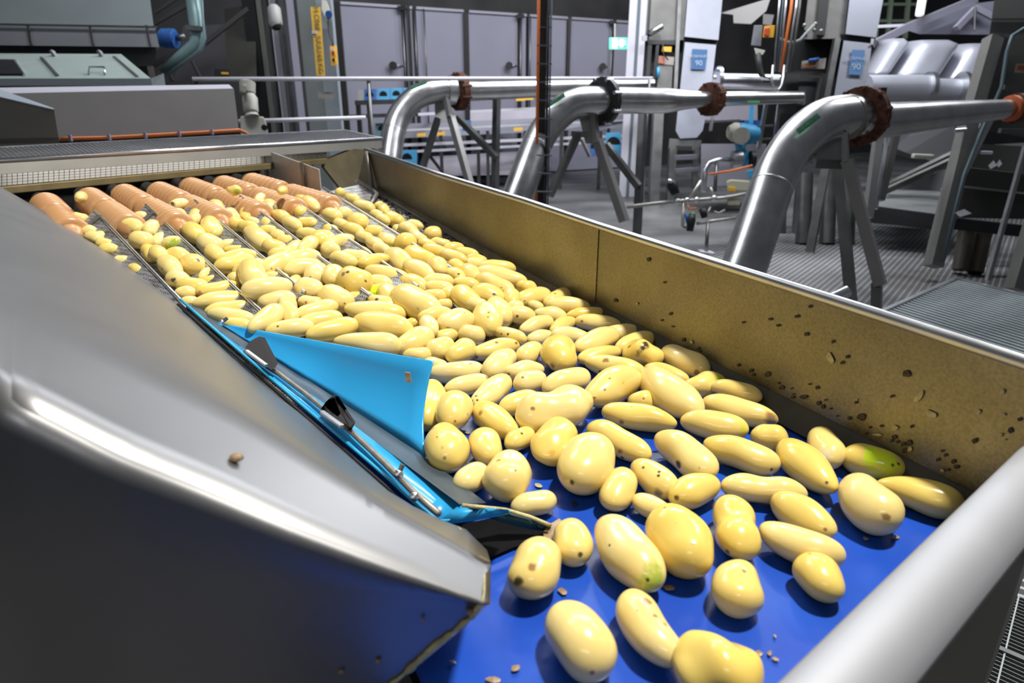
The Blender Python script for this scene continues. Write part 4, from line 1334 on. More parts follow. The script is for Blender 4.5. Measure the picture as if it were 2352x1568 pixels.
zone_words = {'lane0': 'lane left of the first divider', 'lane1': 'lane right of the first divider', 'lane2': 'lane right of the second divider', 'lane3': 'lane right of the third divider', 'lane4': 'lane right of the fourth divider', 'lane5': 'lane right of the fifth divider', 'lane6': 'lane between last divider and wall'}
for zn, zw in zone_words.items():
    mem = sorted([q for q in POT if q['z'] == zn], key=lambda q: q['y'] + 0.35 * q['x'])
    for k, q in enumerate(mem):
        if not q['label']:
            o = ordn[k] if k < 20 else 'twenty-' + ordn[k - 20]
            q['label'] = '%s %s potato, %s from the top of the %s' % (*size_word(q), o, zw)
for zn, zw in (('belt', 'belt'), ('chute', 'chute')):
    for q in POT:
        if q['z'] == zn and not q['label']:
            near_ = sorted(land, key=lambda m: (m['x'] - q['x']) ** 2 + (m['y'] - q['y']) ** 2)
            for m_ in near_:
                if len(m_['label'].split()) > 9:
                    continue
                dx, dy = q['x'] - m_['x'], q['y'] - m_['y']
                rel = ('to the right of' if dx > 0 else 'to the left of') if abs(dx) > abs(dy) * 1.3 else ('in front of' if dy > 0 else 'behind')
                sz = size_word(q)
                lab = '%s %s one %s the %s' % (*sz, rel, m_['label'].split(',')[0])
                if all(p['label'] != lab for p in POT) and len(lab.split()) <= 16:
                    q['label'] = lab
                    break
            if not q['label']:
                q['label'] = 'potato'

for idx, q in enumerate(POT):
    me = potato_mesh(q, idx)
    o = bpy.data.objects.new('potato', me)
    COL.objects.link(o)
    d, n = q['d'], q['n']
    rr = random.Random(idx * 7 + 1)
    if 'b' in q['sh'] or 'k' in q['sh']:
        roll = 0
    else:
        roll = rr.uniform(-0.5, 0.5)
    y = n.cross(d).normalized()
    M = Matrix((d, y, n)).transposed().to_4x4()
    M.translation = q['P']
    o.matrix_world = M
    tag(o, q['label'], 'potato', {'belt': 'potatoes loose on the blue belt', 'chute': 'potatoes heaped at the chute end', 'roller': 'potatoes on the orange rollers'}.get(q['z'], 'potatoes in the chute lanes'))
    for k in range(4):
        if k < len(q['spots']):
            sx, sy, sr, tn = q['spots'][k]
            p = hit_local(q, M, sx, sy)
            o['spot_place_%d' % k] = [p.x, p.y, p.z]
            o['spot_size_%d' % k] = sr * 1.2 * q['t'] / FPX
            o['spot_tint_%d' % k] = [*TINT[tn]]
        else:
            o['spot_size_%d' % k] = 0.0
            o['spot_place_%d' % k] = [0.0, 0.0, 1.0]
            o['spot_tint_%d' % k] = [0.5, 0.5, 0.5]

# ------------------------------------------------------------------ scraps of peel on the belt and on the wall
def flake(x, y, w, h, ang, m, label, group, where='belt', thick=0.0007):
    if where == 'belt':
        c = PZ(x, y, BELT_Z + 0.001); n = Vector((0, 0, 1)); e1 = Vector((1, 0, 0)); e2 = Vector((0, 1, 0))
    else:
        c = on_vertical(x, y, w_seam, w_mid) if where == 'wall' else on_vertical(x, y, w_far, w_seam)
        dd = Vector((w_mid.x - w_seam.x, w_mid.y - w_seam.y, 0)).normalized()
        n = Vector((dd.y, -dd.x, 0)); n = n if n.x < 0 else -n
        e1 = dd; e2 = Vector((0, 0, 1)); c = c + n * 0.0015
    t = project(c)[2]
    rr = random.Random(int(x * 3 + y))
    k = 9
    ca, sa = math.cos(math.radians(ang)), math.sin(math.radians(ang))
    pts_ = []
    for i in range(k):
        f = 2 * math.pi * i / k
        r_ = rr.uniform(0.7, 1.15)
        a = math.cos(f) * w / 2 * r_; b = math.sin(f) * h / 2 * r_
        px_, py_ = x + a * ca - b * sa, y + a * sa + b * ca
        rv = ray(px_, py_)
        tt_ = n.dot(c) / n.dot(rv)
        pts_.append(rv * tt_)
    mbx = MB()
    mid = c + n * thick * 1.8
    top_ = [p + n * thick * rr.uniform(0.4, 1.2) for p in pts_]
    mbx.add(pts_ + top_ + [mid], [(i, (i + 1) % k, k + (i + 1) % k, k + i) for i in range(k)] + [(k + i, k + (i + 1) % k, 2 * k) for i in range(k)] + [tuple(range(k - 1, -1, -1))])
    return solo(mbx, 'peel_scrap', m, label, 'peel scrap', group)


for (x, y, w, h, a, m, lb_) in [
        (1293, 1358, 26, 15, 20, PEELT, 'tan peel scrap between the bruised egg and the fat pale barrel potato'),
        (1536, 1350, 28, 12, 5, PEELT, 'tan peel scrap right of the green-tipped big potato'),
        (1184, 1535, 24, 16, -15, PEELT, 'tan peel scrap on the belt left of the fat pale barrel potato'),
        (1132, 1562, 34, 14, 0, PEELT, 'square tan peel scrap at the bottom edge of the belt'),
        (1744, 1501, 18, 16, 30, PEELT, 'grey-tan peel scrap right of the wide lumpy potato'),
        (1768, 1500, 12, 12, 10, PEELT, 'small round peel scrap beside the grey-tan one'),
        (1782, 1514, 20, 8, 25, PEELT, 'narrow peel scrap close to the end rail'),
        (2056, 1234, 20, 9, 5, PEELT, 'flat tan peel scrap in front of the scarred egg potato'),
        (1988, 1237, 14, 8, 15, PEELT, 'little tan peel scrap left of the flat tan one'),
        (2052, 1216, 12, 7, 20, PEELT, 'tiny tan peel scrap under the scarred egg potato'),
        (1236, 1115, 20, 9, 15, PEELP, 'pale peel scrap above the small shiny potato by the skirt'),
        (1320, 1156, 14, 9, 10, PEEL, 'dark peel scrap right of the small shiny potato by the skirt'),
        (1074, 993, 14, 8, 0, PEELT, 'brown peel scrap in the gap beside the pear-shaped potato'),
        (1780, 1461, 12, 5, 50, PEELP, 'pale sliver of peel on bare belt near the rail'),
        (1700, 1312, 9, 5, 0, PEELP, 'pale crumb of peel behind the almost round potato'),
        (1040, 1520, 16, 6, 20, PEELP, 'pale smear of peel at the lower left of the belt'),
        (937, 866, 16, 26, 0, PEELT, None)]:
    if lb_ is None:
        p0 = PT(937, 866, 0.770)
        solo(MB().slab([PT(930, 854, 0.772), PT(942, 855, 0.771), PT(945, 876, 0.771), PT(934, 878, 0.772)], (0.0, -0.0015, 0.0)), 'peel_scrap', PEELT, 'tan peel scrap stuck on the blue deflector sheet', 'peel scrap')
    else:
        flake(x, y, w, h, a, m, lb_, 'peel scraps on the blue belt')

big = [(1861, 704, 9, 9, 0, PEEL, 'dark peel dot highest on the side wall, just under its rolled edge'),
       (1787, 747, 9, 7, 20, PEEL, 'dark peel dot on the wall left of the larger dark drop'),
       (1852, 768, 11, 10, 30, PEEL, 'dark drop-shaped peel scrap high on the side wall'),
       (1913, 785, 6, 9, 0, PEEL, 'narrow dark peel dot above the pale seed-shaped scrap'),
       (1906, 821, 14, 30, -25, PEELP, 'pale seed-shaped scrap on the middle of the side wall'),
       (1946, 819, 9, 9, 0, PEEL, 'dark peel dot right of the pale seed-shaped scrap'),
       (1934, 833, 9, 9, 0, PEEL, 'lower dark peel dot right of the pale seed-shaped scrap'),
       (2082, 857, 20, 18, 15, PEEL, 'big square dark peel scrap alone on the side wall'),
       (2110, 910, 14, 34, 35, PEELP, 'pale wavy scrap on the wall under the big dark square'),
       (2136, 950, 32, 16, 20, PEELP, 'largest pale scrap on the side wall'),
       (2302, 900, 14, 13, 20, PEELP, 'pale scrap on the wall near the end rail'),
       (2049, 910, 9, 7, 0, PEEL, 'small dark peel dot below the big dark square'),
       (2016, 998, 26, 8, 5, PEELP, 'pale flat scrap low on the side wall'),
       (1979, 958, 20, 16, 10, PEEL, 'dark squarish scrap low on the side wall'),
       (1762, 859, 15, 13, -20, PEEL, 'dark scrap left in the lower row on the wall')]
for (x, y, w, h, a, m, lb_) in big:
    flake(x, y, w, h, a, m, lb_, 'larger peel scraps on the side wall', 'wall')
rnd = random.Random(11)
smalls = []
for (x, y) in [(1696, 838), (1730, 860), (1725, 850), (1788, 880), (1795, 890), (1818, 892), (1822, 905), (1821, 912), (1840, 911), (1848, 912), (1860, 882), (1877, 890), (1880, 926), (1890, 934), (1896, 918), (1908, 938), (1923, 955), (1951, 960), (1998, 981), (2024, 978), (2056, 983), (2094, 979), (1990, 995), (2054, 1003), (2062, 1014), (2048, 1012), (2075, 1020), (2088, 1017), (2090, 1031), (2078, 1034), (2165, 1035), (2154, 1055), (2172, 1045), (2190, 1060), (2197, 1072), (2177, 1078), (2164, 1080), (2239, 1012), (2308, 1010), (2320, 988), (2298, 999), (2244, 947), (2247, 946), (2305, 953), (2342, 963), (1966, 924), (1968, 918), (1570, 780), (1604, 800), (1608, 806), (1588, 785), (1545, 750), (1520, 735), (1540, 720), (1463, 697), (1414, 690), (1526, 648), (1490, 596), (1707, 740), (1769, 733), (1830, 727), (1600, 830), (1650, 848), (1656, 855)]:
    s = rnd.uniform(5, 11) * (1.3 if x > 2000 else 1.0)
    flake(x, y, s, s * rnd.uniform(0.6, 1.2), rnd.uniform(0, 90), PEEL if rnd.random() < 0.86 else PEELP, 'small peel speck stuck on the steel side wall', 'small peel specks on the side wall', 'wall')
# little heap of peel at the wall foot
rnd = random.Random(4)
for k in range(16):
    x = rnd.uniform(1798, 1872); y = 942 + (x - 1798) * 0.62 + rnd.uniform(-8, 14)
    flake(x, y, rnd.uniform(12, 26), rnd.uniform(8, 13), rnd.uniform(-20, 60), (PEEL, PEELT, PEELP)[k % 3], 'curl of peel in the damp heap at the wall foot', 'peel heap at the wall foot', 'belt', 0.004)
# ------------------------------------------------------------------ back of the hall
def tw(x):
    return 1.0 / (0.122 - 3.69e-5 * (x - 780))


def sl(px, t, depth=(0, 0.05, 0), mb=None):
    ts = t if isinstance(t, (list, tuple)) else [t] * len(px)
    mb = mb or MB()
    if depth[0] == 0 or depth[1] > 0.15:
        cx = sum(p[0] for p in px) / len(px); cy = sum(p[1] for p in px) / len(px)
        depth = ray(cx, cy).normalized() * Vector(depth).length
    return mb.slab([PT(x, y, k) for (x, y), k in zip(px, ts)], depth)


def tubepx(pts, t, wpx, n=12):
    ts = t if isinstance(t, (list, tuple)) else [t] * len(pts)
    ws = wpx if isinstance(wpx, (list, tuple)) else [wpx] * len(pts)
    return MB().tube([PT(x, y, k) for (x, y), k in zip(pts, ts)], [w * k / FPX / 2 for w, k in zip(ws, ts)], n)


def barpx(a, b, t, w, h=None, up=(0, 1, 0), mb=None):
    ts = t if isinstance(t, (list, tuple)) else (t, t)
    k = (ts[0] + ts[1]) / 2 / FPX
    return (mb or MB()).bar(PT(*a, ts[0]), PT(*b, ts[1]), w * k, (h or w) * k, up)


def wallpt(x, y, off=0.0):
    """pixel on the plane of the back wall, brought forward by off"""
    p = PT(x, y, tw(x))
    return p + Vector((0.30, -0.95, 0)) * off


def atz(p, z):
    return Vector((p.x, p.y, z))


WB0, WB1 = PT(-600, 200, tw(-600)), PT(2700, 200, tw(2700))
bw = MB().slab([atz(WB0, FLOOR_Z), atz(WB1, FLOOR_Z), atz(WB1, 3.4), atz(WB0, 3.4)], (-0.03, 0.1, 0)).build('wall_back', mat('dark_hall_wall', (0.022, 0.021, 0.021), 0.7, 0, 0.5, 2.0))
bw['kind'] = 'structure'
LILAC = mat('lilac_grey_door_sheet', (0.35, 0.345, 0.42), 0.25, 0.15, 0.06, 1.3, 0.0, rough_var=0.05)
POSTM = mat('dark_door_frame', (0.05, 0.048, 0.045), 0.5, 0.4)
topy = lambda x: 13 + 0.064 * (x - 780)
for k, (xa, xb) in enumerate([(640, 694), (796, 928), (937, 953), (962, 1066), (1078, 1186), (1196, 1205), (1212, 1296), (1305, 1396), (1404, 1446)]):
    cab = thing('cold_store_panel', 'lilac-grey metal wall panel along the back of the hall, %s from the left' % ordn[k], 'wall panel', atz(wallpt(xa, 200), FLOOR_Z), 'lilac-grey panels along the back of the hall')
    a, b = wallpt(xa, 200, 0.04), wallpt(xb, 200, 0.04)
    za = wallpt(xa, topy(xa)).z if xa > 700 else 1.35
    MB().slab([atz(a, FLOOR_Z + 0.02), atz(b, FLOOR_Z + 0.02), atz(b, za), atz(a, za)], (-0.01, 0.035, 0)).build('panel_sheet', LILAC, cab)
    MB().bar(atz(a, za - 0.012), atz(b, za - 0.012), 0.05, 0.03).build('top_trim', mat('pale_trim', (0.42, 0.41, 0.47), 0.4, 0.3), cab)
for k, (x, w, yt, yb) in enumerate([(785, 20, 16, 330), (1071, 10, 38, 330), (1300, 7, 50, 330), (945, 5, 22, 320)]):
    a = wallpt(x, 200, 0.07)
    z0, z1 = wallpt(x, yb).z, wallpt(x, yt).z
    solo(MB().bar(atz(a, z0), atz(a, z1), w * tw(x) / FPX, 0.05, (0, 1, 0)), 'panel_post', POSTM, 'dark upright post between the lilac-grey panels, %s from the left' % ordn[k if k < 1 else (2 if k == 1 else (3 if k == 2 else 1))], 'post', 'dark posts between the panels')
for k, (x, hx, hy) in enumerate([(930, 898, 152), (1190, 1160, 152), (1394, 1372, 154)]):
    lt = thing('door_latch', 'steel latch rod with round handle on the back panels, %s from the left' % ordn[k], 'latch', wallpt(x, 200, 0.09), 'latch rods on the back panels')
    a = wallpt(x, 200, 0.10)
    MB().tube([atz(a, wallpt(x, 330).z), atz(a, wallpt(x, topy(x) + 6).z)], 0.012, 8).build('latch_rod', STEELD, lt, smooth=True)
    MB().box(atz(a, wallpt(x, topy(x) + 6).z), (0.10, 0.05, 0.05)).build('top_catch', BLACK, lt)
    h = wallpt(hx, hy, 0.20)
    MB().tube([wallpt(x, hy, 0.10), h], 0.010, 8).build('handle_arm', STEELB, lt, smooth=True)
    MB().cyl(h + Vector((0.0, 0.02, 0)), h - Vector((0.0, 0.02, 0)), 0.050, 16).build('handle_disc', POSTM, lt, auto=40)
for k, x in enumerate((957, 978, 1212)):
    a = wallpt(x, 200, 0.09)
    solo(MB().tube([atz(a, wallpt(x, 300).z), atz(a, wallpt(x, topy(x) + 4).z)], 0.010, 8), 'lock_rod', STEELD, 'thin dark lock rod without handle on the back panels, %s from the left' % ordn[k], 'rod', 'plain lock rods on the back panels', smooth=True)
# dark header duct above the panels
hd = thing('overhead_duct', 'long black duct running above the lilac-grey panels', 'duct', wallpt(1000, 0, 0.1))
MB().slab([wallpt(760, 8, 0.12), wallpt(1500, 52, 0.12), atz(wallpt(1500, 52, 0.12), 2.2), atz(wallpt(760, 8, 0.12), 2.2)], (-0.02, 0.06, 0)).build('duct_face', BLACK, hd)
MB().bar(wallpt(1180, -12, 0.3), wallpt(1460, 15, 0.3), 0.10, 0.30).build('duct_ledge', mat('ledge_grey', (0.08, 0.075, 0.075), 0.5, 0.3), hd)

# exit sign
es = thing('exit_sign', 'lit green and white emergency exit sign beside the white post', 'sign', PT(1420, 98, 7.2))
MB().slab([PT(1400, 86, 7.2), PT(1441, 86, 7.2), PT(1441, 113, 7.2), PT(1400, 113, 7.2)], (0, 0.06, 0)).build('sign_box', mat('lit_green_face', (0.1, 0.6, 0.4), 0.5, emit=(0.16, 0.72, 0.52), estr=1.0), es, bevel=0.008)
WHL = mat('lit_white_face', (0.9, 0.9, 0.9), 0.5, emit=(0.9, 1.0, 0.95), estr=1.1)
MB().slab([PT(1407, 88, 7.18), PT(1418, 88, 7.18), PT(1418, 111, 7.18), PT(1407, 111, 7.18)], (0, 0.01, 0)).build('door_symbol', WHL, es)
MB().cyl(PT(1428, 99, 7.18), PT(1428, 99, 7.19), 0.042, 16).build('figure_symbol', WHL, es)
for i, (dx, dy) in enumerate(((-7, -7), (7, -7), (-7, 8), (7, 8))):
    barpx((1428 + dx, 99 + dy), (1428 + dx * 0.75, 99 + dy * 0.75), 7.178, 4, 2).build('arrow_mark', mat('dark_green_mark', (0.02, 0.30, 0.16), 0.5, emit=(0.02, 0.30, 0.16), estr=0.6), es)
MB().bar(PT(1412, 55, 7.22), PT(1412, 86, 7.22), 0.015, 0.015).build('hanger', STEELD, es)

# white post
wp = thing('white_post', 'tall white steel post behind the exit sign', 'post', atz(PT(1450, 200, 7.0), FLOOR_Z))
pz = lambda x, t, z: atz(PT(x, 100, t), z)
for x, w, nm in ((1452, 17, 'flange'), (1476, 14, 'flange')):
    a = PT(x, 60, 7.0)
    MB().bar(atz(a, FLOOR_Z), atz(a, 2.0), w * 7 / FPX, 0.02, (0, 1, 0)).build(nm, mat('bright_white_paint', (0.90, 0.87, 0.97), 0.5), wp)
a = PT(1464, 60, 7.03)
MB().bar(atz(a, FLOOR_Z), atz(a, 2.0), 0.06, 0.02, (0, 1, 0)).build('web', mat('grey_web', (0.30, 0.36, 0.38), 0.5), wp)
MB().box(PT(1480, 88, 6.95), (0.05, 0.04, 0.05)).build('lug', WHITE, wp)

# handrail
hr = thing('handrail', 'pale steel handrail crossing behind the pipes', 'handrail', PT(900, 181, 5.4))
MB().tube([PT(442, 182, 5.0), PT(840, 181, 5.4), PT(1498, 180, 6.6)], 0.017, 10).build('top_rail', mat('pale_rail_steel', (0.78, 0.76, 0.82), 0.4, 0.1), hr, smooth=True)
MB().tube([PT(548, 279, 5.1), PT(840, 270, 5.4)], 0.017, 10).build('knee_rail', mat('pale_rail_steel', (0.78, 0.76, 0.82), 0.4, 0.1), hr, smooth=True)
for x, t in ((450, 5.02), (846, 5.42), (1492, 6.58)):
    p = PT(x, 181, t)
    MB().tube([atz(p, FLOOR_Z), p], 0.016, 8).build('rail_post', STEELD, hr, smooth=True)

# column with the yellow load label
cl = thing('crane_column', 'grey-green steel column with a long yellow load label', 'column', atz(PT(735, 150, 6.2), FLOOR_Z))
a = PT(722, 150, 6.2)
MB().bar(atz(a, FLOOR_Z), atz(a, 1.6), 42 * 6.2 / FPX, 0.12, (0, 1, 0)).build('column_face', mat('grey_green_paint', (0.26, 0.29, 0.28), 0.5, 0.1, 0.08, 4), cl)
a2 = PT(757, 150, 6.22)
MB().bar(atz(a2, FLOOR_Z), atz(a2, 1.6), 36 * 6.2 / FPX, 0.10, (0, 1, 0)).build('column_side', mat('grey_blue_paint', (0.36, 0.40, 0.44), 0.5, 0.1, 0.06, 4), cl)
lab = [(713, 16), (736, 16), (747, 174), (727, 174)]
LT = 5.84
lb0 = sl(lab, LT, (0, 0.012, 0)).build('load_label', mat('label_yellow', (0.62, 0.36, 0.02), 0.5), cl)
upv = PT(724, 16, LT) - PT(737, 174, LT)
tx = upv.length
for s, c in (('H C068', 0.17), ('JUUL', 0.53), ('160 KG', 0.80)):
    k = c
    p = PT(724.5 + 12.5 * k, 16 + 158 * k, LT - 0.012)
    o = text_part('lettering', s, 0.066, INK, lb0, p, -upv, Vector((1, 0, 0)))
    o.parent = lb0
MB().box(PT(722, 74, LT - 0.01), (0.04, 0.015, 0.025)).build('label_clip', WHITE, cl)
sl([(730, 211), (767, 211), (767, 226), (730, 226)], 6.0, (0, 0.01, 0)).build('name_plate', DULL, cl)
# pendant switch and its cable
pn = thing('pendant_switch', 'yellow pendant control box hanging by the grey-green column', 'control box', PT(765, 128, 5.9))
sl([(757, 108), (760, 105), (771, 105), (774, 108), (776, 150), (760, 151)], 5.9, (0, 0.06, 0)).build('switch_body', YELLOW, pn, bevel=0.006)
MB().cyl(PT(765, 122, 5.9), PT(765, 122, 5.86), 0.013, 12).build('stop_button', RED, pn)
MB().cyl(PT(766, 137, 5.9), PT(766, 137, 5.86), 0.013, 12).build('run_button', BLACK, pn)
MB().box(PT(764, 114, 5.89), (0.03, 0.01, 0.02)).build('label_field', WHITE, pn)
tubepx([(753, 48), (755, 70), (758, 85), (763, 95), (765, 106)], 5.9, 3, 6).build('pendant_cable', BLACK, pn, smooth=True)
bl = thing('hoist_socket', 'cream socket with a round blue cap above the pendant switch', 'socket', PT(750, 30, 5.9))
sl([(738, 0), (750, 2), (757, 20), (760, 48), (750, 50), (738, 22)], 5.92, (0, 0.06, 0)).build('socket_body', CREAM, bl, bevel=0.006)
MB().cyl(PT(755, 33, 5.92), PT(755, 33, 5.84), 0.031, 16).build('socket_cap', BLUED, bl, auto=40)

# ------------------------------------------------------------------ machines in the left background
GREYH = mat('blue_grey_hopper_sheet', (0.36, 0.41, 0.415), 0.4, 0.15, 0.07, 2.5, rough_var=0.05)
hp = thing('steel_hopper', 'big blue-grey steel hopper with a ribbed flange band at the upper left', 'hopper', PT(150, 60, 4.6))
sl([(-160, -80), (332, -80), (345, 0), (353, 60), (-160, 52)], 4.6, (0, 1.0, 0)).build('hopper_body', GREYH, hp)
sl([(-160, 54), (356, 62), (366, 108), (-160, 102)], 4.52, (0, 1.1, 0)).build('flange_band', mat('blue_grey_band', (0.32, 0.33, 0.35), 0.4, 0.15, 0.05, 4), hp)
for x in (64, 206, 336):
    barpx((x, 58), (x + 9, 103), 4.50, 4).build('band_rib', STEELD, hp)
barpx((-160, 53), (358, 62), 4.50, 4).build('band_lip', DULL, hp)
sl([(-160, 102), (364, 108), (352, 152), (-160, 152)], 4.66, (0, 0.8, 0)).build('hopper_skirt', mat('skirt_grey', (0.13, 0.13, 0.13), 0.5, 0.4), hp)
tr = thing('lidded_washer', 'pale mint washer housing with a sloping lid and a handle', 'washer', PT(170, 170, 3.9))
MB().slab([PT(-140, 122, 4.3), PT(278, 124, 4.3), PT(346, 180, 3.85), PT(-140, 180, 3.85)], (0, 0.01, -0.02)).build('sloping_lid', MINT, tr)
sl([(-140, 180), (346, 180), (350, 197), (-140, 197)], 3.85, (0, 0.6, 0)).build('lid_front', mat('mint_grey_rim', (0.30, 0.34, 0.36), 0.4, 0.3), tr)
sl([(346, 180), (352, 178), (376, 168), (380, 196), (350, 197)], [3.85, 3.86, 4.0, 4.0, 3.85], (0, 0.3, 0)).build('lid_end', mat('mint_end', (0.22, 0.25, 0.26), 0.4, 0.3), tr)
MB().slab([PT(-20, 140, 4.13), PT(30, 141, 4.13), PT(51, 172, 3.89), PT(-20, 172, 3.89)], (0, -0.002, 0.008)).build('viewing_window', BLACK, tr)
MB().tube([PT(-20, 138, 4.13), PT(33, 139, 4.13), PT(56, 173, 3.88)], 0.008, 8).build('window_frame', STEELB, tr)
MB().tube([PT(204, 170, 3.90), PT(205, 154, 3.94), PT(240, 154, 3.94), PT(241, 170, 3.90)], 0.006, 8).build('lid_handle', STEELB, tr, smooth=True)
for x in (121, 229):
    barpx((x - 2, 117), (x + 8, 132), 4.25, 6, 10).build('lid_hinge', STEELB, tr)
barpx((95, 132), (132, 173), (4.2, 3.88), 3, 6).build('lid_seam', STEELD, tr)
barpx((262, 130), (316, 176), (4.24, 3.87), 3, 6).build('lid_seam', STEELD, tr)

MB().slab([PT(-140, 197, 3.86), PT(350, 197, 3.86), PT(350, 197, 4.5), PT(-140, 197, 4.5)], (0, 0, -1.12)).build('washer_base', DULL, tr)
for x in (-100, 330):
    p = PT(x, 150, 5.0)
    MB().bar((p.x, p.y, FLOOR_Z), (p.x, p.y, p.z), 0.1, 0.1, (0, 1, 0)).build('hopper_leg', DULL, hp)
cv = thing('cover_box', 'long grey steel machine cover with a bright top edge', 'machine cover', PT(340, 250, 3.1))
ct_ = lambda x: 1.0 / (1 / 2.7 + (1 / 3.4 - 1 / 2.7) * x / 540)
sl([(-60, 216), (537, 203), (549, 301), (-60, 335)], [ct_(-60), ct_(537), ct_(549), ct_(-60)], (0.05, 0.3, 0)).build('front_panel', mat('warm_grey_sheet', (0.42, 0.40, 0.385), 0.42, 0.15, 0.05, 6), cv)
MB().grid([[PT(-60, 216, ct_(-60)), PT(537, 204, ct_(537))], [PT(-60, 202, ct_(-60) * 1.06), PT(526, 194, ct_(526) * 1.06)]], Vector((0, 0, -0.004))).build('bright_top', mat('bright_top_sheet', (0.80, 0.78, 0.86), 0.4, 0.3), cv)
MB().slab([PT(-60, 336, ct_(-60) * 1.01), PT(549, 302, ct_(549) * 1.01), PT(549, 302, ct_(549) * 1.1), PT(-60, 336, ct_(-60) * 1.1)], (0, 0, -0.75)).build('cover_base', DULL, cv)
barpx((100, 331), (552, 308), (ct_(100) * 0.97, ct_(552) * 0.97), 10, 8).build('base_rail', BLACK, cv)
oc_ = tubepx([(135, 319), (160, 318), (250, 316), (380, 309), (470, 304), (550, 299), (566, 306), (575, 318)], [ct_(x) * 0.962 for x in (135, 160, 250, 380, 470, 550, 566, 575)], 8, 8)
ocb = solo(oc_, 'orange_cable', ORANGE, 'orange cable tied along the foot of the grey machine cover', 'cable', smooth=True)
for x, y in ((162, 317), (251, 315), (334, 311), (412, 307), (487, 303)):
    pt = PT(x, y, ct_(x) * 0.960)
    MB().box(pt - Vector(ocb.location), (0.010, 0.012, 0.026)).build('cable_tie', mat('lilac_tie', (0.45, 0.40, 0.55), 0.4), ocb)
    # box was made relative to the cable's own origin
for ch in ocb.children:
    ch.data.transform(Matrix.Translation(Vector(ocb.location)))
wg = thing('wedge_guard', 'olive-grey wedge-topped steel guard box at the left edge', 'guard box', PT(60, 290, 2.35))
sl([(-80, 190), (0, 222), (124, 251), (137, 332), (-80, 345)], 2.35, (0, 0.25, 0)).build('guard_front', mat('olive_grey_sheet', (0.24, 0.225, 0.185), 0.42, 0.15, 0.06, 8), wg)
MB().grid([[PT(-80, 190, 2.34), PT(0, 222, 2.34), PT(125, 251, 2.34)], [PT(-80, 170, 2.5), PT(0, 205, 2.5), PT(122, 248, 2.45)]], Vector((0, 0, -0.004))).build('sloped_top', mat('bluish_bright_sheet', (0.62, 0.70, 0.78), 0.35, 0.5), wg)
barpx((-80, 322), (137, 318), 2.33, 5).build('fold_line', DULL, wg)

MB().slab([PT(-80, 346, 2.36), PT(136, 333, 2.36), PT(136, 333, 2.6), PT(-80, 346, 2.6)], (0, 0, -0.8)).build('guard_base', DULL, wg)
tp = thing('bent_duct', 'teal-painted bent pipe coming down behind the hopper', 'pipe', PT(440, 80, 5.0))
tubepx([(440, -40), (450, 40), (456, 85), (450, 105), (425, 125), (375, 168)], 5.0, [34, 34, 34, 33, 30, 24], 14).build('bent_pipe', TEAL, tp, smooth=True)
tubepx([(462, -40), (467, 60), (468, 95), (455, 118), (385, 172)], 4.95, 5, 6).build('edge_conduit', mat('slate_edge', (0.14, 0.19, 0.22), 0.5), tp, smooth=True)
barpx((430, 63), (462, 66), 4.94, 10, 20).build('pipe_clamp', STEELD, tp)
bm_ = thing('drive_motor', 'dark blue drive motor in the shadows beside the hopper', 'motor', PT(392, 92, 5.2))
tubepx([(370, 88), (405, 92)], 5.2, 36, 16).build('motor_body', BLUED, bm_, auto=40)
for x in (376, 384, 392, 400):
    tubepx([(x, 88), (x + 2, 88)], 5.2, 42, 16).build('cooling_fin', mat('fin_blue', (0.03, 0.13, 0.36), 0.5), bm_)
tubepx([(408, 88), (425, 84)], 5.2, 14, 10).build('motor_shaft', STEELD, bm_, smooth=True)
fr = thing('dark_steelwork', 'black steel framework in the gap right of the hopper', 'frame', PT(400, 150, 5.6))
for a, b, w in (((345, 60), (440, 5), 8), ((350, 150), (455, 95), 10), ((380, 130), (395, 185), 7), ((470, 100), (570, 20), 9), ((440, 140), (460, 180), 6), ((355, 30), (430, -20), 6)):
    barpx(a, b, 5.6, w).build('frame_bar', mat('charcoal_steel', (0.05, 0.048, 0.048), 0.5, 0.3), fr)
sl([(420, 60), (530, 55), (530, 185), (400, 185)], 6.3, (0, 0.1, 0)).build('dark_sheet', mat('dull_lilac', (0.10, 0.095, 0.105), 0.5, 0.2), fr)  # panel in one dull purple-grey
sl([(515, 20), (585, 10), (590, 185), (522, 188)], 6.0, (0, 0.1, 0)).build('dark_sheet', mat('dark_olive', (0.045, 0.043, 0.036), 0.5, 0.2), fr)  # panel in a very dark olive
yc = thing('warning_plate', 'small black plate with yellow marks above the handrail', 'plate', PT(508, 170, 5.5))
sl([(492, 158), (528, 160), (528, 178), (492, 178)], 5.5, (0, 0.05, 0)).build('plate_body', BLACK, yc)
sl([(508, 165), (525, 166), (525, 171), (508, 170)], 5.49, (0, 0.005, 0)).build('plate_mark', YELLOW, yc)

for k, (x0, x1, w, m_, lb_) in enumerate([(575, 612, 30, BLACK, 'black'), (597, 628, 9, mat('olive_post', (0.20, 0.20, 0.17), 0.5, 0.3), 'olive-grey'), (630, 650, 12, mat('pale_post', (0.34, 0.35, 0.36), 0.4, 0.4), 'pale grey'), (648, 662, 10, STEELD, 'dark grey')]):
    a, b = PT(x0, -30, 6.0), PT(x1, 310, 5.8)
    solo(MB().bar(atz(PT(x0 + 6, 60, 6.0), FLOOR_Z), atz(PT(x0 + 6, 60, 6.0), 1.2), w * 6 / FPX, 0.1, (0, 1, 0)), 'machine_post', m_, '%s upright machine post left of the grey-green column' % lb_, 'post', 'upright posts left of the column')
mr_ = thing('small_motor', 'grey capped motor hanging on the posts left of the column', 'motor', PT(630, 40, 5.7))
tubepx([(628, 14), (629, 20), (633, 55), (636, 62)], 5.7, [20, 30, 32, 24], 14).build('motor_can', mat('pale_motor_grey', (0.36, 0.36, 0.34), 0.5), mr_, auto=50)
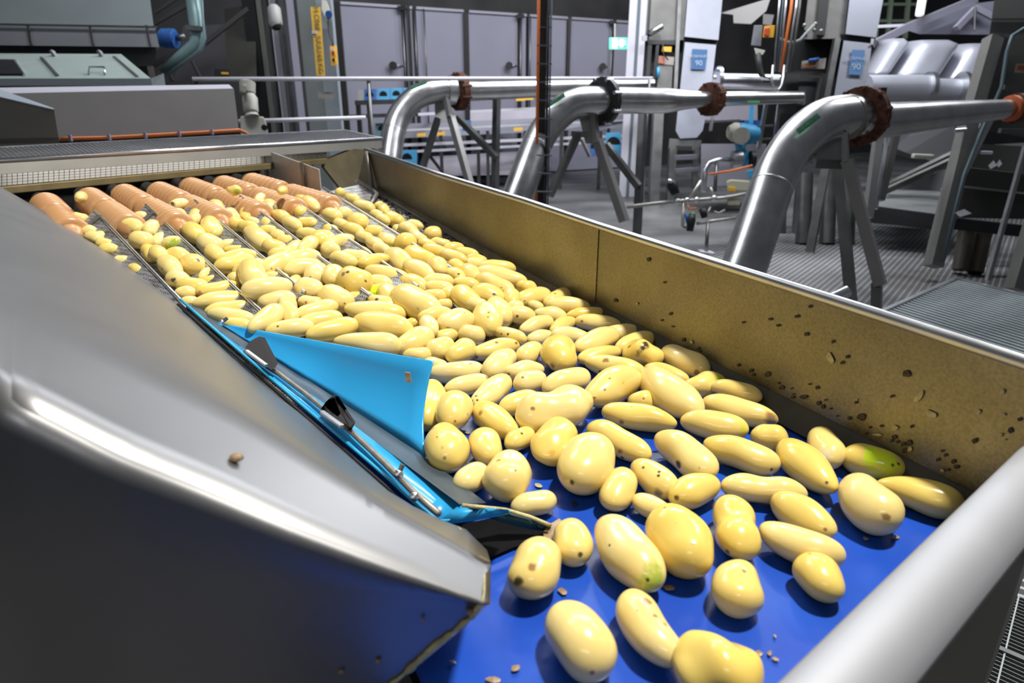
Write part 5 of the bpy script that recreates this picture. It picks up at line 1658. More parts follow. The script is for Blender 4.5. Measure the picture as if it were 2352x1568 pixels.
tubepx([(634, 60), (635, 66)], 5.7, [26, 18], 12).build('motor_cap', BLACK, mr_)
gm = thing('gear_motor', 'cream upright gear motor behind the grey machine cover', 'motor', PT(575, 250, 4.4))
tubepx([(568, 187), (568, 190), (569, 214), (569, 217)], 4.4, [26, 36, 34, 24], 14).build('motor_cap', CREAM, gm, auto=45)
tubepx([(570, 215), (574, 226), (576, 256), (577, 260)], 4.4, [24, 34, 34, 26], 14).build('motor_body', CREAM, gm, auto=45)
tubepx([(577, 258), (579, 268)], 4.4, [22, 34], 14).build('motor_neck', CREAM, gm, auto=45)
sl([(552, 266), (606, 268), (612, 284), (618, 318), (552, 318)], 4.4, (0, 0.12, 0)).build('gearbox', CREAM, gm, bevel=0.01)
sl([(556, 193), (566, 196), (564, 214), (556, 212)], 4.32, (0, 0.05, 0)).build('terminal_box', mat('cream_shade', (0.36, 0.35, 0.30), 0.5), gm, bevel=0.005)
MB().cyl(PT(607, 293, 4.38), PT(607, 293, 4.34), 0.02, 12).build('gearbox_eye', BLACK, gm)

# ------------------------------------------------------------------ conveyors behind the pipes
gc = thing('grading_conveyor', 'lilac-grey grading conveyor with pale rails seen under the pipes', 'conveyor', PT(1150, 300, 8.0))
LIL2 = mat('lilac_bed_sheet', (0.36, 0.33, 0.38), 0.45, 0.2, 0.08, 3)
PRL = mat('pale_rail_steel', (0.78, 0.76, 0.82), 0.4, 0.1)
sl([(910, 285), (1450, 262), (1450, 292), (910, 318)], 8.2, (0, 0.6, 0)).build('bed_side', mat('grey_bed_side', (0.24, 0.24, 0.28), 0.45, 0.3), gc)
sl([(1080, 258), (1450, 240), (1450, 262), (1080, 280)], 8.6, (0, 0.5, 0)).build('upper_bed', LIL2, gc)
sl([(980, 360), (1240, 345), (1240, 400), (980, 405)], 8.4, (0, 0.5, 0)).build('lower_panel', LIL2, gc)
for a, b, w in (((905, 334), (1445, 311), 6), ((905, 350), (1445, 323), 5), ((930, 264), (1010, 260), 6), ((1080, 256), (1445, 238), 5), ((905, 300), (1445, 276), 4)):
    barpx(a, b, (7.8, 8.2), w).build('side_rail', PRL, gc)
for x in (920, 1012, 1098, 1120, 1206, 1290, 1380):
    p = PT(x, 300, 8.0)
    MB().bar(atz(p, FLOOR_Z), p, 0.04, 0.04, (0, 1, 0)).build('bed_leg', STEELD, gc)
for x, y in ((968, 310), (1012, 307), (1195, 228), (1190, 297), (1215, 226)):
    sl([(x - 10, y - 4), (x + 10, y - 5), (x + 10, y + 3), (x - 10, y + 4)], 7.75, (0, 0.01, 0)).build('yellow_sticker', YELLOW, gc)
lp = [(835, 205, BLUED), (866, 204, BLUEP), (896, 203, BLUEP), (926, 202, BLUEP)]
rk = thing('block_rack', 'steel rack that carries the row of blue bored blocks', 'rack', PT(880, 235, 6.9))
barpx((818, 236), (1010, 230), 6.9, 10, 30).build('rack_rail', STEELD, rk)
for x in (822, 847):
    p = PT(x, 232, 6.9)
    MB().bar(atz(p, FLOOR_Z), p, 0.045, 0.045, (0, 1, 0)).build('rack_leg', STEELD, rk)
barpx((800, 268), (960, 262), 6.9, 8).build('rack_brace', STEELD, rk)
sl([(822, 206), (836, 206), (836, 232), (822, 232)], 6.9, (0, 0.1, 0)).build('end_block', mat('stone_block', (0.32, 0.31, 0.29), 0.6), rk)


def bored(x, y, w, h, t, m, label, grp='blue blocks with a round black bore'):
    b = thing('bored_block', label, 'block', PT(x + w / 2, y + h / 2, t), grp)
    sl([(x, y), (x + w, y - 1), (x + w, y + h), (x, y + h)], t, (0, 0.12, 0)).build('block_body', m, b, bevel=0.006)
    c = PT(x + w / 2, y + h * 0.52, t)
    MB().cyl(c + Vector((0, 0.02, 0)), c - Vector((0, 0.004, 0)), h * 0.32 * t / FPX, 16).build('bore', BLACK, b)


for k, (x, y, m) in enumerate(lp):
    bored(x, y, 29, 28, 6.9, m, 'blue block with a black bore on the steel rack, %s from the left' % ordn[k])
bored(1062, 277, 20, 24, 7.6, BLUED, 'blue bored block right of the legs of the farthest pipe stand')
bored(862, 283, 30, 28, 7.0, mat('pale_cyan_paint', (0.20, 0.42, 0.50), 0.5), 'pale cyan bored block behind the end of the mesh beam')
bored(912, 345, 46, 36, 7.0, BLUEP, 'large blue bored block by the foot of the farthest bent pipe')
bored(1392, 305, 34, 48, 7.6, BLUEP, 'large blue bored block behind the middle pipe stand')
bored(1355, 318, 28, 40, 7.8, BLUED, 'dark blue bored block left of the large one by the middle pipe stand')

# ------------------------------------------------------------------ cable riser
crz = thing('cable_riser', 'black vertical cable tray in front of the farthest pipe', 'cable tray', atz(PT(1250, 200, 4.6), FLOOR_Z))
a = PT(1247, 100, 4.6)
MB().bar(atz(a, FLOOR_Z), atz(a, 1.3), 17 * 4.6 / FPX, 0.03, (0, 1, 0)).build('tray_back', BLACK, crz)
for x, w, m in ((1236, 7, ORANGE), (1259, 6, RUBBER), (1265, 4, mat('slate_cable', (0.10, 0.13, 0.17), 0.5))):
    b = PT(x, 100, 4.55)
    MB().tube([atz(b, FLOOR_Z), atz(b, 1.3)], w * 4.6 / FPX / 2, 8).build('cable', m, crz, smooth=True)
for y in range(20, 470, 42):
    barpx((1233, y), (1268, y + 1), 4.53, 3, 3).build('cable_tie', mat('tie_grey', (0.16, 0.17, 0.19), 0.5), crz)

# ------------------------------------------------------------------ the three cutting-water pipes
def coupling(name, c, axis, r, w, m, parent, bolts=8, bm=None):
    axis = Vector(axis).normalized()
    o = MB().tube([c - axis * w / 2, c - axis * w * 0.42, c - axis * w * 0.1, c + axis * w * 0.1, c + axis * w * 0.42, c + axis * w / 2], [r * 0.86, r, r * 0.97, r * 0.97, r, r * 0.86], 24).build(name, m, parent, auto=40)
    s = axis.cross(Vector((0, 0, 1))).normalized(); u = s.cross(axis)
    for k in range(bolts):
        f = 2 * math.pi * (k + 0.5) / bolts
        q = c + (s * math.cos(f) + u * math.sin(f)) * r * 0.93
        MB().tube([q - axis * w * 0.72, q + axis * w * 0.72], r * 0.09, 6).build('coupling_bolt', bm or m, o)
    return o


def water_pipe(label, pts, ts, ws, couplings, weld, reducer=None):
    P = [PT(x, y, t) for (x, y), t in zip(pts, ts)]
    dn = (P[0] - P[1]).normalized()
    if P[0].z > FLOOR_Z:
        P[0] = P[0] + dn * ((FLOOR_Z - P[0].z) / dn.z)
    R = [w * t / FPX / 2 for w, t in zip(ws, ts)]
    root = thing('water_pipe', label, 'pipe', P[0], 'bent steel water pipes')
    # smooth the bend
    def cr(a, b, c, d, t):
        return 0.5 * ((2 * b) + (c - a) * t + (2 * a - 5 * b + 4 * c - d) * t * t + (3 * b - a - 3 * c + d) * t ** 3)
    n = len(P)
    path, rad = [], []
    for i in range(n - 1):
        p0, p1, p2, p3 = P[max(0, i - 1)], P[i], P[i + 1], P[min(n - 1, i + 2)]
        for k in range(6):
            t = k / 6
            path.append(cr(p0, p1, p2, p3, t)); rad.append(R[i] * (1 - t) + R[i + 1] * t)
    path.append(P[-1]); rad.append(R[-1])
    nb = weld * 6
    ne = couplings[0] * 6
    MB().tube(path[:nb + 1], rad[:nb + 1], 28).build('riser', PIPE, root, auto=60)
    MB().tube(path[nb:ne + 1], rad[nb:ne + 1], 28).build('elbow', PIPE, root, auto=60)
    MB().tube(path[ne:], rad[ne:], 28).build('straight_pipe', PIPE, root, auto=60)
    d = (path[nb + 1] - path[nb - 1]).normalized()
    MB().tube([path[nb] - d * 0.004, path[nb], path[nb] + d * 0.004], [rad[nb] * 1.005, rad[nb] * 1.02, rad[nb] * 1.005], 28).build('weld_seam', STEELB, root, smooth=True)
    return root, path, rad


p3, path3, rad3 = water_pipe('nearest bent steel water pipe, with a big rusty coupling', [(1640, 800), (1712, 605), (1772, 430), (1806, 360), (1850, 306), (1900, 275), (1965, 266), (2010, 277), (2160, 264), (2320, 250)], [3.15, 3.22, 3.32, 3.36, 3.40, 3.44, 3.50, 3.53, 3.62, 3.72], [104, 102, 98, 98, 98, 98, 92, 82, 62, 40], [6], 2)
ax3 = (path3[40] - path3[34]).normalized()
c3 = PT(1968, 268, 3.50)
ax3 = (PT(2320, 250, 3.72) - PT(2010, 277, 3.53)).normalized()
tl3 = (ax3 + Vector((0, 0.55, 0.0))).normalized()
coupling('rusty_coupling', c3 + ax3 * 0.02, tl3, 0.152, 0.05, RUST, p3, 10)
coupling('collar', c3 - ax3 * 0.07, tl3, 0.118, 0.045, mat('aged_collar', (0.30, 0.28, 0.23), 0.45, 0.7, 0.15, 30), p3, 0)
MB().box(c3 + Vector((0.10, -0.02, 0.118)), (0.03, 0.03, 0.055)).build('coupling_lug', RUST, p3)
coupling('orange_ring', PT(2322, 249, 3.72), ax3, 0.072, 0.03, mat('orange_rubber_ring', (0.50, 0.11, 0.03), 0.5), p3, 0)
coupling('rusty_ring', PT(2334, 249, 3.74), ax3, 0.082, 0.04, RUST, p3, 6)

p2, path2, rad2 = water_pipe('middle bent steel water pipe, with a black flange then a rusty one', [(1150, 560), (1190, 450), (1232, 335), (1262, 285), (1298, 250), (1335, 235), (1383, 232), (1420, 231), (1530, 231), (1620, 228), (1840, 223)], [4.75, 4.8, 4.9, 4.93, 4.96, 4.98, 5.02, 5.05, 5.12, 5.2, 5.4], [76, 74, 70, 70, 70, 68, 64, 59, 55, 34, 25], [6], 2)
ax2 = (PT(1620, 228, 5.2) - PT(1420, 231, 5.05)).normalized()
tl2 = (ax2 + Vector((0, 0.55, 0.0))).normalized()
coupling('black_flange', PT(1384, 233, 5.02), tl2, 0.178, 0.05, mat('black_flange_steel', (0.06, 0.06, 0.06), 0.4, 0.6), p2, 8, STEELB)
coupling('rusty_coupling', PT(1632, 228, 5.2), tl2, 0.128, 0.06, RUST, p2, 8)
p1, path1, rad1 = water_pipe('farthest bent steel water pipe, with a rusty coupling', [(884, 480), (893, 380), (905, 300), (922, 258), (950, 228), (985, 212), (1025, 206), (1074, 208), (1330, 200), (1500, 194)], [6.2, 6.25, 6.3, 6.33, 6.36, 6.4, 6.45, 6.5, 6.75, 6.9], [58, 56, 54, 54, 54, 54, 52, 46, 36, 24], [6], 2)
ax1 = (PT(1330, 200, 6.75) - PT(1074, 208, 6.5)).normalized()
tl1 = (ax1 + Vector((0, 0.45, 0.0))).normalized()
coupling('rusty_coupling', PT(1054, 210, 6.47), tl1, 0.178, 0.07, RUST, p1, 10)
MB().tube([PT(1030, 207, 6.45), PT(1046, 208, 6.47)], 0.135, 24).build('collar', STEELB, p1, auto=50)


def green_label(root, a, b, t, w, s):
    """strip laid along the back of the elbow"""
    P0, P1 = PT(*a, t), PT(*b, t)
    X = (P1 - P0).normalized()
    N_ = (-ray((a[0] + b[0]) / 2, (a[1] + b[1]) / 2)).normalized()
    Y = N_.cross(X).normalized()
    c = (P0 + P1) / 2
    o = MB().box(c, ((P1 - P0).length, w * t / FPX, 0.004), X, Y, X.cross(Y)).build('green_label', GREENL, root)
    text_part('lettering', s, w * t / FPX * 0.95, GREENT, o, c + X.cross(Y) * 0.004, X, Y)


green_label(p3, (1832, 303), (1881, 265), 3.25, 13, 'SNIJWATER')
green_label(p2, (1256, 245), (1297, 217), 4.82, 9, 'SNIJWATER')
green_label(p1, (942, 203), (980, 189), 6.22, 7, 'SNIJWATER')
sl([(1716, 231), (1745, 231), (1745, 236), (1716, 236)], 5.24, (0, 0.004, 0)).build('green_label', GREENL, p2)

STAND = mat('stand_steel', (0.38, 0.37, 0.36), 0.42, 0.75, 0.06, 6)


def stand(label, t, legs, plates):
    base = atz(PT(*legs[0][1], t), FLOOR_Z)
    s = thing('pipe_stand', label, 'stand', base, 'steel stands under the water pipes')
    for a, b, w, m, dt in legs:
        barpx(a, b, (t + dt, t + dt), w * 0.85, None, (0.62, 0.78, 0)).build('leg', m, s)
    for pl_ in plates:
        sl(pl_, t, (0, 0.03, 0)).build('saddle_plate', STAND, s)
    return s


stand('splayed steel stand under the nearest water pipe', 3.5, [((1942, 305), (1942, 372), 15, STAND, -0.10), ((1946, 368), (2022, 655), 28, STAND, -0.08), ((2014, 650), (2012, 740), 24, STEELD, -0.05), ((1926, 380), (1955, 690), 26, STEELD, 0.25), ((1900, 372), (1860, 580), 20, STEELD, 0.5), ((1870, 376), (1945, 378), 22, STEELD, 0.0)], [[(1885, 322), (1936, 300), (1944, 372), (1870, 368)]])
stand('splayed steel stand under the middle water pipe', 5.1, [((1363, 255), (1370, 328), 15, STAND, -0.10), ((1372, 322), (1434, 508), 22, STAND, -0.08), ((1328, 308), (1262, 450), 17, STEELD, 0.0), ((1312, 306), (1350, 310), 14, STEELD, 0.0), ((1392, 332), (1466, 428), 17, STEELD, 0.3), ((1476, 262), (1462, 560), 18, STEELD, 0.35), ((1336, 320), (1355, 360), 8, STAND, 0.2)], [[(1330, 270), (1360, 258), (1372, 330), (1345, 330)]])
stand('splayed steel stand under the farthest water pipe', 6.5, [((1024, 222), (1033, 268), 13, STAND, -0.1), ((1034, 262), (1084, 440), 17, STAND, -0.08), ((1006, 272), (966, 400), 14, STEELD, 0.0), ((1050, 268), (1140, 362), 15, STEELD, 0.25), ((1141, 228), (1136, 470), 16, STEELD, 0.3), ((985, 355), (1014, 392), 6, BLACK, 0.1)], [[(998, 232), (1024, 226), (1036, 282), (1000, 282)]])
ps = thing('slotted_stand', 'pair of slotted steel uprights behind the nearest pipe', 'stand', atz(PT(2020, 400, 4.2), FLOOR_Z))
for a, b, w, m in (((2018, 308), (1993, 500), 17, STAND), ((2060, 300), (2022, 460), 14, STEELD), ((2038, 310), (2012, 480), 6, STEELB)):
    barpx(a, b, 4.2, w).build('upright', m, ps)
barpx((2012, 308), (2070, 296), 4.2, 8, 14).build('pipe_cradle', STEELD, ps)
sl([(2062, 300), (2106, 296), (2058, 334)], 4.3, (0, 0.02, 0)).build('gusset', LIGHTG, ps)
solo(tubepx([(1905, 688), (1948, 668)], 3.3, 26, 14), 'pipe_stub', STEELB, 'short bright pipe stub near the foot of the nearest stand', 'pipe', auto=50)

# ------------------------------------------------------------------ water-knife columns
def blue_sign(parent, c4, t, m, m2):
    o = sl(c4, t, (0, 0.006, 0)).build('blue_sign', m, parent)
    cx = sum(p[0] for p in c4) / 4; cy = sum(p[1] for p in c4) / 4
    hh = c4[3][1] - c4[0][1]
    X = Vector((1, 0, 0)); Y = PT(c4[0][0], c4[0][1], t) - PT(c4[3][0], c4[3][1], t)
    s = t / FPX
    dx = (c4[3][0] - c4[0][0])
    text_part('lettering', 'FORMAAT', hh * 0.195 * s, m2, o, PT(cx - dx * 0.14, cy - hh * 0.14, t - 0.004), X, Y)
    text_part('lettering', '90', hh * 0.36 * s, m2, o, PT(cx + dx * 0.16, cy + hh * 0.19, t - 0.004), X, Y)


k2 = thing('cutter_column', 'tall grey cutter column with a dark blue sign, beside the white post', 'machine column', atz(PT(1560, 300, 7.2), FLOOR_Z), 'cutter columns')
T2 = 7.2
sl([(1584, -60), (1665, -60), (1650, 92), (1572, 84)], T2, (0, 0.4, 0)).build('upper_cabinet', LIGHTG, k2)
sl([(1573, 97), (1645, 103), (1632, 215), (1614, 300), (1600, 316), (1562, 318), (1552, 300)], T2, (0, 0.4, 0)).build('lower_cabinet', LIGHTG, k2)
sl([(1572, 84), (1648, 92), (1647, 103), (1570, 97)], T2 + 0.06, (0, 0.2, 0)).build('cabinet_gap', BLACK, k2)
sl([(1486, -60), (1582, -60), (1570, 92), (1478, 92)], T2 + 0.05, (0, 0.35, 0)).build('side_housing', DULL, k2)
sl([(1478, 92), (1570, 92), (1552, 240), (1472, 240)], T2 + 0.2, (0, 0.2, 0)).build('dark_back', mat('dark_back_grey', (0.05, 0.05, 0.047), 0.5, 0.3), k2)  # dark grey lower part of the machine
barpx((1562, -40), (1550, 220), T2 - 0.02, 8).build('housing_edge', STEELD, k2)
barpx((1496, -40), (1488, 90), T2 - 0.02, 4).build('housing_cable', BLACK, k2)
sl([(1488, 92), (1556, 92), (1555, 103), (1488, 101)], T2 - 0.03, (0, 0.1, 0)).build('knife_block', BLACK, k2)
barpx((1492, 105), (1484, 215), T2 - 0.02, 9).build('guide_rod', BLACK, k2)
barpx((1510, 105), (1502, 190), T2 - 0.02, 7).build('guide_rod', BLACK, k2)
sl([(1512, 150), (1545, 152), (1542, 215), (1508, 213)], T2 - 0.01, (0, 0.1, 0)).build('knife_frame', DULL, k2)
sl([(1521, 107), (1543, 107), (1542, 119), (1520, 118)], T2 - 0.04, (0, 0.01, 0)).build('yellow_label', YELLOW, k2)
sl([(1513, 128), (1549, 131), (1547, 150), (1511, 146)], T2 - 0.02, (0, 0.01, 0)).build('white_label', mat('label_white', (0.35, 0.31, 0.28), 0.6), k2)
sl([(1514, 130), (1527, 130), (1526, 146), (1513, 145)], T2 - 0.03, (0, 0.01, 0)).build('red_label', mat('label_red', (0.42, 0.12, 0.06), 0.6), k2)
tubepx([(1491, 78), (1505, 70), (1520, 60)], T2 - 0.06, 14, 10).build('air_cylinder', STEEL, k2, smooth=True)
tubepx([(1512, 155), (1511, 178)], T2 - 0.06, 7, 8).build('blue_valve', BLUEP, k2, smooth=True)
tubepx([(1521, 96), (1524, 125), (1535, 138)], T2 - 0.06, 3, 6).build('hose', BLACK, k2, smooth=True)
sl([(1538, 318), (1612, 322), (1605, 346), (1535, 344)], T2 + 0.02, (0, 0.35, 0)).build('base_block', STEELD, k2)
sl([(1552, 335), (1590, 336), (1590, 345), (1552, 344)], T2 - 0.01, (0, 0.01, 0)).build('vent_slot', BLACK, k2)
for a, b, w in (((1545, 340), (1538, 470), 16), ((1512, 245), (1500, 480), 22), ((1600, 345), (1594, 430), 12), ((1480, 245), (1474, 480), 9)):
    barpx(a, b, T2, w).build('base_leg', STEELD, k2)
barpx((1548, 362), (1600, 360), T2 - 0.02, 10).build('base_rail', LIGHTG, k2)
barpx((1550, 392), (1604, 388), T2 - 0.02, 8).build('base_rail', LIGHTG, k2)
blue_sign(k2, [(1590, 112), (1625, 114), (1620, 160), (1587, 159)], T2 - 0.02, SIGNB, LETTER)

k3 = thing('cutter_column', 'tall grey cutter column with a faded blue sign, behind the nearest rusty coupling', 'machine column', atz(PT(1900, 300, 5.6), FLOOR_Z), 'cutter columns')
T3 = 5.6
sl([(1958, -60), (2040, -60), (2012, 86), (1942, 78)], T3, (0, 0.4, 0)).build('upper_cabinet', LIGHTG, k3)
sl([(1938, 93), (2003, 100), (1986, 220), (1952, 330), (1905, 330), (1915, 225)], T3, (0, 0.4, 0)).build('lower_cabinet', LIGHTG, k3)
sl([(1930, 78), (2012, 87), (2008, 100), (1930, 92)], T3 + 0.05, (0, 0.2, 0)).build('cabinet_gap', BLACK, k3)
sl([(2001, 88), (2008, 89), (2006, 103), (1999, 102)], T3 - 0.02, (0, 0.02, 0)).build('bright_catch', STEELB, k3)
sl([(1862, -60), (1955, -60), (1938, 88), (1845, 90)], T3 + 0.05, (0, 0.35, 0)).build('side_housing', DULL, k3)
sl([(1890, -60), (1912, -60), (1895, 80), (1875, 80)], T3 + 0.02, (0, 0.1, 0)).build('housing_recess', BLACK, k3)
sl([(1800, 88), (1935, 90), (1905, 260), (1785, 260)], T3 + 0.25, (0, 0.2, 0)).build('dark_back', mat('near_black_sheet', (0.025, 0.026, 0.025), 0.5, 0.3), k3)  # near-black lower part of the machine
barpx((1922, 90), (1896, 225), T3 - 0.01, 13).build('housing_edge', STEELD, k3)
sl([(1842, 140), (1898, 133), (1894, 158), (1840, 158)], T3 + 0.1, (0, 0.02, 0)).build('white_label', mat('label_white2', (0.40, 0.38, 0.36), 0.6), k3)
sl([(1845, 146), (1882, 140), (1878, 152), (1845, 155)], T3 + 0.08, (0, 0.02, 0)).build('red_label', mat('label_red2', (0.40, 0.16, 0.07), 0.6), k3)
tubepx([(1858, 140), (1880, 136)], T3 + 0.06, 9, 8).build('blue_band', BLUED, k3, smooth=True)
sl([(1838, 170), (1900, 168), (1892, 240), (1830, 240)], T3 + 0.12, (0, 0.05, 0)).build('knife_frame', BLACK, k3)
barpx((1836, 176), (1886, 176), T3 + 0.08, 6).build('knife_rail', DULL, k3)
barpx((1886, 176), (1874, 240), T3 + 0.08, 5).build('knife_rail', DULL, k3)
tubepx([(1845, 210), (1846, 240)], T3 + 0.05, 9, 8).build('guide_rod', STEELD, k3)
tubepx([(1793, 88), (1805, 97), (1822, 98), (1838, 92), (1850, 78), (1870, 57)], T3 - 0.05, 7, 8).build('grey_hose', mat('hose_grey', (0.33, 0.35, 0.36), 0.5), k3, smooth=True)
for x, y in ((1848, 58), (1873, 55), (1886, 71), (1870, 69)):
    MB().ball(PT(x, y, T3 - 0.04), 0.017, 8, 6).build('hose_fitting', mat('brass_grey', (0.42, 0.40, 0.34), 0.4, 0.6), k3, smooth=True)
barpx((1785, 76), (1852, 78), T3 - 0.02, 14).build('cross_arm', BLACK, k3)
for a, b, w in (((1850, 300), (1830, 560), 20), ((1800, 330), (1795, 560), 14), ((1905, 330), (1890, 560), 18)):
    barpx(a, b, T3, w).build('base_leg', STEELD, k3)
blue_sign(k3, [(1957, 114), (1987, 115), (1979, 173), (1949, 171)], T3 - 0.02, SIGNB2, LETTER)

cd = thing('conduit_bundle', 'bundle of grey conduits and an orange cable beside the faded blue sign column', 'cables', PT(1805, 100, 5.4))
for x0, x1, w, m in ((1789, 1778, 5, STEEL), (1797, 1784, 4, mat('slate_cable', (0.10, 0.13, 0.17), 0.5)), (1804, 1790, 5, STEEL), (1817, 1793, 7, ORANGE), (1828, 1806, 6, STEEL), (1836, 1815, 6, DULL)):
    tubepx([(x0 + 5, -40), (x0, 20), (x1, 165)], 5.4, w, 8).build('conduit', m, cd, smooth=True)
tubepx([(1776, 150), (1772, 185), (1778, 203), (1788, 206), (1796, 195), (1802, 150)], 5.35, 6, 8).build('hose_loop', STEEL, cd, smooth=True)
sb = thing('isolator_switch', 'yellow and red isolator switch on a grey box by the conduits', 'switch', PT(1765, 75, 5.5))
sl([(1732, 58), (1752, 58), (1748, 106), (1725, 104)], 5.5, (0, 0.08, 0)).build('switch_box', mat('box_grey', (0.20, 0.21, 0.24), 0.5), sb, bevel=0.005)
sl([(1755, 60), (1780, 58), (1777, 86), (1752, 86)], 5.46, (0, 0.06, 0)).build('switch_plate', YELLOW, sb, bevel=0.004)
sl([(1756, 65), (1768, 64), (1766, 83), (1755, 80)], 5.44, (0, 0.03, 0)).build('switch_knob', RED, sb, bevel=0.004)
sl([(1753, 32), (1778, 34), (1772, 58), (1752, 56)], 5.55, (0, 0.05, 0)).build('switch_bracket', mat('bracket_grey', (0.30, 0.30, 0.32), 0.5), sb)
bh = thing('black_hose', 'ribbed black hose with a cream collar hanging below the isolator switch', 'hose', PT(1745, 150, 5.45))
tubepx([(1741, 124), (1744, 150), (1748, 170), (1758, 183), (1768, 184)], 5.45, [14, 13, 12, 12, 10], 10).build('hose_tube', RUBBER, bh, smooth=True)
sl([(1732, 110), (1758, 116), (1752, 126), (1736, 125)], 5.43, (0, 0.05, 0)).build('hose_collar', CREAM, bh, bevel=0.004)
for k in range(4):
    barpx((1745 + 5 * k, 176 + 1.5 * k), (1752 + 5 * k, 184), 5.40, 2.5).build('hose_clip', WHITE, bh)
oh = thing('sloped_hood', 'pale sloped hood in the dark between the two signed columns', 'hood', PT(1720, 40, 7.6))
sl([(1655, 30), (1770, -5), (1760, 25), (1725, 55), (1685, 53), (1684, 34)], 7.6, (0, 0.3, 0)).build('hood_sheet', mat('hood_grey', (0.26, 0.25, 0.24), 0.5, 0.3), oh)

# right-hand column close by
k4 = thing('cutter_frame', 'dark cutter frame with tall grey legs at the right edge', 'machine frame', atz(PT(2250, 400, 4.2), FLOOR_Z), 'cutter columns')
T4 = 4.2
GOL = mat('grey_olive_sheet', (0.13, 0.135, 0.125), 0.5, 0.4, 0.08, 8)
sl([(2292, -60), (2440, -60), (2440, 88), (2272, 84)], T4, (0, 0.4, 0)).build('upper_housing', GOL, k4)
sl([(2280, 42), (2372, 42), (2372, 46), (2279, 46)], T4 - 0.02, (0, 0.02, 0)).build('housing_seam', BLACK, k4)
barpx((2281, 88), (2232, 262), T4 - 0.06, 30, 30).build('leg', mat('leg_grey', (0.22, 0.215, 0.20), 0.5, 0.5, 0.08, 8), k4)
barpx((2228, 270), (2143, 612), T4 - 0.05, 30, 30).build('leg', mat('leg_grey', (0.22, 0.215, 0.20), 0.5, 0.5, 0.08, 8), k4)
barpx((2300, 88), (2250, 270), T4 + 0.02, 18, 20).build('leg', BLACK, k4)
barpx((2268, 262), (2180, 440), T4 + 0.05, 26, 24).build('leg', STEEL, k4)
sl([(2300, 84), (2440, 88), (2440, 330), (2262, 300)], T4 + 0.5, (0, 0.2, 0)).build('dark_back', mat('dark_green_sheet', (0.035, 0.038, 0.033), 0.5, 0.3), k4)  # dark green-grey cabinet between the legs
sl([(2334, 146), (2400, 148), (2400, 170), (2330, 166)], T4 + 0.3, (0, 0.01, 0)).build('white_label', mat('label_white3', (0.45, 0.42, 0.40), 0.6), k4)
sl([(2338, 150), (2400, 151), (2400, 163), (2336, 160)], T4 + 0.28, (0, 0.01, 0)).build('red_label', mat('label_red3', (0.42, 0.12, 0.05), 0.6), k4)
barpx((2305, 200), (2440, 202), T4 + 0.2, 10).build('knife_rail', STEELD, k4)
barpx((2296, 300), (2440, 304), T4 + 0.2, 10).build('knife_rail', STEELD, k4)
barpx((2210, 404), (2440, 430), T4 + 0.2, 40, 20).build('cross_beam', mat('beam_dark', (0.07, 0.068, 0.06), 0.5, 0.4), k4)
barpx((2188, 512), (2440, 540), T4, 26, 20).build('cross_beam', BLACK, k4)
sl([(2240, 330), (2440, 340), (2440, 410), (2225, 395)], T4 + 0.4, (0, 0.1, 0)).build('dark_sheet', mat('sheet_dark', (0.09, 0.088, 0.08), 0.5, 0.4), k4)  # dark grey sheet above the cross beam
sl([(2200, 430), (2440, 455), (2440, 505), (2196, 500)], T4 + 0.5, (0, 0.1, 0)).build('dark_sheet', mat('sheet_darker', (0.045, 0.044, 0.04), 0.5, 0.3), k4)  # darker grey sheet between the cross beams
for a, b, w in (((2222, 520), (2205, 620), 34), ((2262, 525), (2240, 625), 34), ((2200, 440), (2190, 500), 26)):
    tubepx([a, b], T4 + 0.1, w, 14).build('foot_post', mat('foot_brown', (0.07, 0.06, 0.045), 0.5, 0.3), k4, auto=50)
barpx((2356, 335), (2268, 645), T4 - 0.5, 9).build('thin_stay', STEEL, k4)
barpx((2440, 300), (2330, 665), T4 - 0.6, 30).build('leg', mat('leg_grey', (0.22, 0.215, 0.20), 0.5, 0.5, 0.08, 8), k4)
tubepx([(2440, 40), (2400, 52), (2350, 66), (2325, 82), (2312, 120), (2300, 200), (2255, 300), (2215, 400), (2165, 600)], T4 - 0.12, 8, 8).build('slate_cable', mat('slate_teal_cable', (0.09, 0.14, 0.16), 0.5), k4, smooth=True)
for k, pp in enumerate(([(2192, 488), (2215, 480), (2232, 490), (2205, 498)], [(2270, 380), (2282, 368), (2290, 380), (2275, 388)], [(2288, 378), (2296, 366), (2302, 376), (2294, 384)])):
    solo(sl(pp, T4 - 0.13, (0, 0.01, 0)), 'paper_tag', WHITE, ('white paper scrap lying on the beam of the dark cutter frame', 'left white tag hanging under the right pipe end', 'right white tag hanging under the right pipe end')[k], 'tag')
solo(tubepx([(2193, 300), (2218, 298)], T4 - 0.1, 10, 10), 'bright_spigot', STEELB, 'small bright spigot on the grey leg below the pipe', 'spigot', auto=50)
solo(tubepx([(2252, 350), (2278, 351)], T4 - 0.1, 8, 8), 'bright_clip', STEELB, 'small bright clip on the leg above the white tags', 'clip', auto=50)

